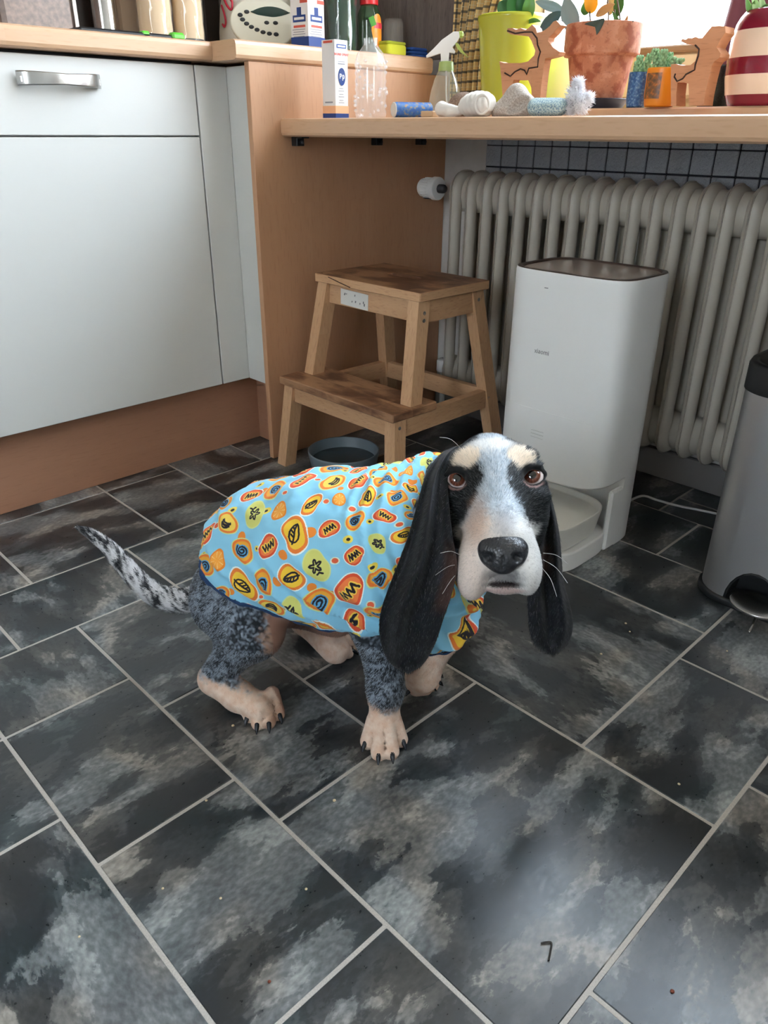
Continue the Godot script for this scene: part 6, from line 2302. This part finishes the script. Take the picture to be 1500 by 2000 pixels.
	for k in s * s:
		var c := C(186, 122, 92).lerp(C(150, 80, 56), clampf((t1[k] - 150.0) / 40.0, 0.0, 1.0) * 0.8)
		c = c.lerp(C(206, 150, 124), clampf((105.0 - t1[k]) / 40.0, 0.0, 1.0) * 0.7)
		c = c.lerp(C(120, 70, 56), clampf((t2[k] - 170.0) / 50.0, 0.0, 1.0) * 0.4)
		out[k * 3] = int(c.r * 255); out[k * 3 + 1] = int(c.g * 255); out[k * 3 + 2] = int(c.b * 255)
	var clay := tri_mat(to_tex(out, s, s), 5.0, 0.8, Color.WHITE, false)
	var hr := px_len(140, p)
	add(o, "pot", lathe_mesh([Vector2(0, 0.016), Vector2(r * 0.66, 0.016), Vector2(r * 0.69, 0.02), Vector2(r * 0.86, hr * 0.615), Vector2(r * 0.865, hr * 0.62), Vector2(r * 0.975, hr * 0.63), Vector2(r, hr * 0.66), Vector2(r * 1.0, hr * 0.985), Vector2(r * 0.97, hr), Vector2(r * 0.9, hr), Vector2(r * 0.87, hr * 0.95), Vector2(r * 0.85, hr * 0.9), Vector2(0, hr * 0.89)], 56), clay)
	add(o, "soil", lathe_mesh([Vector2(r * 0.86, hr * 0.9), Vector2(r * 0.4, hr * 0.93), Vector2(0, hr * 0.935)], 24), mat(C(58, 44, 36), 0.95))
	add(o, "saucer", lathe_mesh([Vector2(0, 0.0), Vector2(r * 0.68, 0.0), Vector2(r * 0.72, 0.002), Vector2(r * 0.87, 0.0165), Vector2(r * 0.87, 0.0185), Vector2(r * 0.84, 0.0185), Vector2(r * 0.68, 0.006), Vector2(0, 0.005)], 44), mat(C(30, 36, 52), 0.4))
	var dk := leaf_mat(C(58, 84, 84), 0.3); var pale := leaf_mat(C(128, 148, 152), 0.35); var yel := leaf_mat(C(250, 176, 40), 0.4); var dry := leaf_mat(C(214, 168, 116), 0.7); var gr := leaf_mat(C(70, 118, 56), 0.4)
	var mats := [dk, pale, yel, dry, gr]
	for q in [[1102, 20, 1078, 14, 1046, 3, 9, 1, -1.53, -1.50], [1098, 24, 1070, 38, 1051, 80, 12, 0, -1.5, -1.47], [1128, 70, 1108, 38, 1106, -8, 17, 1, -1.52, -1.49], [1126, 72, 1150, 66, 1180, 37, 15, 0, -1.5, -1.47], [1152, 26, 1160, 8, 1142, -22, 13, 2, -1.55, -1.53], [1164, 32, 1180, 18, 1200, 8, 8, 3, -1.55, -1.52], [1204, 34, 1210, 10, 1208, -25, 10, 4, -1.57, -1.55], [1216, 58, 1204, 40, 1196, 22, 4, 4, -1.54, -1.52], [1206, 62, 1222, 46, 1226, 30, 4, 3, -1.54, -1.52], [1226, 62, 1224, 52, 1238, 40, 3, 0, -1.54, -1.53], [1140, 30, 1146, 16, 1142, 2, 10, 4, -1.57, -1.56], [1172, 62, 1186, 66, 1168, 44, 8, 0, -1.58, -1.57], [1108, 66, 1112, 50, 1108, 36, 4, 4, -1.56, -1.55], [1190, 30, 1196, 10, 1190, -18, 9, 3, -1.58, -1.57]]:
		var a := on_z(q[0], q[1], q[8]); var c := on_z(q[2], q[3], (q[8] + q[9]) * 0.5); var b := on_z(q[4], q[5], q[9])
		add(o, "leaf", leaf_mesh(a - p, c - p, b - p, px_len(q[6], a), fb.z, 0.35), mats[q[7]])
	for q in [[1187, 68, 1186, -10], [1213, 70, 1204, -8], [1128, 72, 1118, 10], [1108, 72, 1106, 46], [1196, 70, 1200, 20], [1152, 70, 1150, 10]]:
		m = MB.new()
		m.tube([on_z(q[0], q[1] + 8.0, -1.55) - p, on_z((q[0] + q[2]) * 0.5 + 2.0, (q[1] + q[3]) * 0.5, -1.55) - p, on_z(q[2], q[3], -1.545) - p], 0.0016, 6)
		add(o, "stem", m.done(), mat(C(96, 82, 70), 0.8))
	# two small painted pots with succulents, a dark one behind the second moose
	succulent_pot("blue_pot", "small mottled blue pot with a succulent on the sill", 1239, 38, 60, -1.49, tri_mat(noise_tex(0.05, 4, 95, C(30, 70, 120), C(150, 178, 200), 256, C(44, 92, 146)), 12.0, 0.4, Color.WHITE, false), 5)
	var og := succulent_pot("orange_pot", "small orange painted pot with a dark picture and a succulent", 1284, 60, 66, -1.475, mat(C(232, 140, 30), 0.35), 9)
	m = MB.new()
	rows = []
	var fo := facing(og.position)
	var orr := px_len(60.5, og.position) * 0.5
	for k in 9:
		var row := PackedVector3Array()
		for w in 9:
			var a := PI * 0.5 + lerpf(0.05, 1.15, k / 8.0)
			row.append(fo * Vector3(cos(a) * (orr + 0.0006), lerpf(0.013, 0.054, w / 8.0), sin(a) * (orr + 0.0006)))
		rows.append(row)
	m.grid(rows, false, true)
	add(og, "painted_picture", m.done(), tri_mat(noise_tex(0.025, 3, 97, C(72, 56, 38), C(214, 118, 40), 256, C(120, 80, 44)), 16.0, 0.4, Color.WHITE, false))
	succulent_pot("green_pot", "small dark green speckled pot between moose and striped pot", 1388, 60, 72, -1.60, tri_mat(noise_tex(0.09, 4, 98, C(20, 30, 28), C(70, 86, 78), 256, C(30, 42, 40)), 14.0, 0.3, Color.WHITE, false), 0)
	o = thing("wooden_moose", "thick cut-out wooden moose on the sill beside the orange pot", "figurine", Vector3.ZERO, "wooden moose figurines")
	cr = Vector2(1180, 0)
	add(o, "cutout", extrude_px([[700, 378], [715, 355], [745, 362], [770, 345], [800, 350], [835, 335], [865, 352], [895, 350], [935, 300], [985, 240], [1050, 236], [1108, 240], [1110, 300], [1065, 360], [1028, 432], [1066, 490], [1060, 525], [1010, 560], [985, 600], [955, 720], [925, 860], [905, 995], [772, 995], [775, 860], [772, 765], [720, 752], [672, 755], [660, 860], [655, 995], [608, 995], [610, 800], [612, 590], [650, 585], [720, 600], [790, 596], [835, 560], [852, 500], [850, 440], [815, 402], [745, 400]], -1.42, 0.035, yl, cr, 4.6875), wood)
	m = MB.new()
	line = []
	for q in [[650, 680], [642, 705], [668, 745], [720, 720], [750, 680], [800, 655], [828, 640], [835, 590], [862, 510], [868, 450], [835, 415]]:
		line.append(on_z(cr.x + q[0] / 4.6875, q[1] / 4.6875, -1.4195))
	m.tube(line, 0.0014, 6)
	add(o, "burnt_line", m.done(), burnt)
	# striped pot
	p = spot_z(1493, yl, -1.53)
	o = thing("striped_pot", "round pot with broad maroon and cream stripes on the sill", "potted plant", p)
	r = px_len(172, p) * 0.5
	var mar := mat(C(126, 22, 46), 0.18); var cream := mat(C(232, 208, 186), 0.2)
	var hh := px_len(156, p)
	var prf := [[0.0, 0.80], [0.02, 0.84], [0.12, 0.915], [0.3, 0.975], [0.5, 1.0], [0.72, 0.985], [0.88, 0.93], [0.96, 0.86], [0.995, 0.8]]
	var bands := [[0.0, 0.12, mar], [0.12, 0.335, cream], [0.335, 0.515, mar], [0.515, 0.80, cream], [0.80, 1.0, mar]]
	for bnd in bands:
		var pr := []
		for k in 9:
			var y := lerpf(bnd[0], bnd[1], k / 8.0)
			var w := 0.0
			for n in prf.size() - 1:
				if y >= prf[n][0] and y <= prf[n + 1][0]:
					w = lerpf(prf[n][1], prf[n + 1][1], (y - prf[n][0]) / (prf[n + 1][0] - prf[n][0]))
			if y > 0.995:
				w = 0.8
			pr.append(Vector2(w * r, y * hh))
		add(o, "stripe_band", lathe_mesh(pr, 56), bnd[2])
	add(o, "rim", lathe_mesh([Vector2(r * 0.8, hh), Vector2(r * 0.78, hh * 1.012), Vector2(r * 0.74, hh), Vector2(r * 0.72, hh * 0.85), Vector2(0, hh * 0.84)], 48), mar)
	var sg := leaf_mat(C(120, 168, 96)); var sg2 := leaf_mat(C(176, 206, 150))
	for q in [[1478, 46, 1462, 24, 1458, -6, 6], [1480, 46, 1478, 20, 1470, -14, 7], [1488, 44, 1492, 18, 1484, -10, 7], [1484, 46, 1496, 34, 1510, 20, 6], [1470, 47, 1462, 40, 1454, 44, 3], [1496, 44, 1510, 30, 1520, 4, 8], [1476, 40, 1466, 14, 1474, 2, 5], [1482, 30, 1490, 12, 1506, 12, 6]]:
		var a := on_z(q[0], q[1], -1.5); var c := on_z(q[2], q[3], -1.49); var b := on_z(q[4], q[5], -1.48)
		add(o, "leaf", leaf_mesh(a - p, c - p, b - p, px_len(q[6], a), fb.z, 0.2), sg if q[6] != 7 else sg2)

func succulent_pot(called: String, label: String, px: float, w: float, h: float, z: float, pm: Material, buds: int) -> Node3D:
	var p := spot_z(px, 0.8225, z)
	var o := thing(called, label, "potted plant", p, "small pots on the sill")
	var r := px_len(w, p) * 0.5; var hh := px_len(h, p)
	add(o, "pot", lathe_mesh([Vector2(0, 0.0), Vector2(r * 0.86, 0.0), Vector2(r * 0.92, 0.003), Vector2(r, hh * 0.3), Vector2(r, hh * 0.96), Vector2(r * 0.98, hh), Vector2(r * 0.9, hh), Vector2(r * 0.88, hh * 0.9), Vector2(0, hh * 0.88)], 32), pm)
	add(o, "soil", lathe_mesh([Vector2(r * 0.88, hh * 0.9), Vector2(0, hh * 0.94)], 16), mat(C(62, 52, 44), 0.95))
	var q := RandomNumberGenerator.new(); q.seed = int(px)
	var gm := leaf_mat(C(146, 186, 140), 0.5)
	for k in buds:
		# a trailing stem clothed in plump beads
		var m := MB.new()
		var a := q.randf() * TAU
		var base := Vector3(cos(a) * r * 0.5, hh * 0.93, sin(a) * r * 0.4)
		var tip := base + Vector3(cos(a) * 0.008 + q.randf_range(-0.008, 0.008), q.randf_range(0.012, 0.03), sin(a) * 0.006)
		for n in 7:
			var c := base.lerp(tip, n / 6.0)
			for e in 4:
				var b := e * TAU / 4.0 + n * 0.7
				m.lathe([Vector2(0, -0.0038), Vector2(0.0026, -0.0018), Vector2(0.0032, 0.0005), Vector2(0.0018, 0.003), Vector2(0, 0.004)], c + Vector3(cos(b), 0.3, sin(b)) * 0.0042, 7)
		add(o, "succulent_stem", m.done(), gm)
	return o

func plaid_curtain() -> void:
	var s := 256
	var out := PackedByteArray(); out.resize(s * s * 3)
	for y in s:
		for x in s:
			var c := C(228, 196, 136)
			for q in [x, y]:
				var u: int = q % 64
				if u < 15:
					c = c.lerp(C(48, 48, 56), 0.62)
				elif u >= 34 and u < 40:
					c = c.lerp(C(232, 222, 190), 0.6)
			out[(y * s + x) * 3] = int(c.r * 255); out[(y * s + x) * 3 + 1] = int(c.g * 255); out[(y * s + x) * 3 + 2] = int(c.b * 255)
	var cm := mat(Color.WHITE, 0.9)
	cm.albedo_texture = to_tex(out, s, s)
	cm.backlight_enabled = true
	cm.backlight = Color(0.55, 0.5, 0.4)
	# hangs left of the window, drawn back: wide at the top, gathered at the sill
	var m := MB.new()
	var rows := []
	for k in 50:
		var t := k / 49.0
		var y := lerpf(0.845, 2.3, t)
		var x0 := -1.475; var x1 := lerpf(-1.36, -1.17, smoothstep(0.04, 0.4, t))
		var row := PackedVector3Array()
		for n in 91:
			var u := n / 90.0
			var amp := lerpf(0.017, 0.008, smoothstep(0.05, 0.35, t))
			row.append(Vector3(lerpf(x0, x1, u), y + 0.01 * u * sin(t * 9.0), -1.688 + sin(u * 40.0 + t * 2.0) * amp))
		rows.append(row)
	m.grid(rows, false, false)
	for k in m.u.size():
		m.u[k] = Vector2(m.u[k].x * 5.0, m.u[k].y * 17.0)
	var o := add(self, "plaid_curtain", m.done(), cm)
	tag(o, "yellow and black plaid curtain drawn to the left of the window", "curtain")

# ---------------------------------------------------------------- crumbs on the floor

func build_floor_bits() -> void:
	# a bent dark twig and scattered kibble crumbs
	var m := MB.new()
	m.tube(smooth([on_floor(1058, 1842, 0.0015), on_floor(1068, 1840, 0.002), on_floor(1077, 1842, 0.0015), on_floor(1075, 1858, 0.0013), on_floor(1072, 1874, 0.0013)], 4), 0.0011, 6)
	var o := add(self, "twig", m.done(), mat(C(52, 46, 42), 0.9))
	tag(o, "thin bent brown twig lying on the slate tile", "twig")
	var q := RandomNumberGenerator.new(); q.seed = 14
	var cm := mat(C(214, 196, 160), 0.8)
	for c in [[455, 1418], [403, 1564], [318, 1736], [598, 1737], [431, 1755], [526, 1918], [1326, 1532], [1230, 1234], [1222, 1218], [1313, 1937], [653, 1564], [470, 1060], [1174, 1278], [1420, 1272], [155, 1830]]:
		var cmh := MB.new()
		var r := q.randf_range(0.0011, 0.0021)
		cmh.lathe([Vector2(0, 0), Vector2(r, 0.0003), Vector2(r * 1.1, r * 0.5), Vector2(r * 0.6, r), Vector2(0, r * 1.05)], Vector3.ZERO, 7)
		var b := add(self, "crumb", cmh.done(), cm if c[1] != 1918 and c[1] != 1937 else mat(C(120, 62, 44), 0.8), on_floor(c[0], c[1]))
		tag(b, "tiny pale dry food crumb lying on the slate floor" if c[1] != 1918 and c[1] != 1937 else "tiny reddish-brown dry food crumb lying on the slate floor", "crumb", "crumbs on the floor")
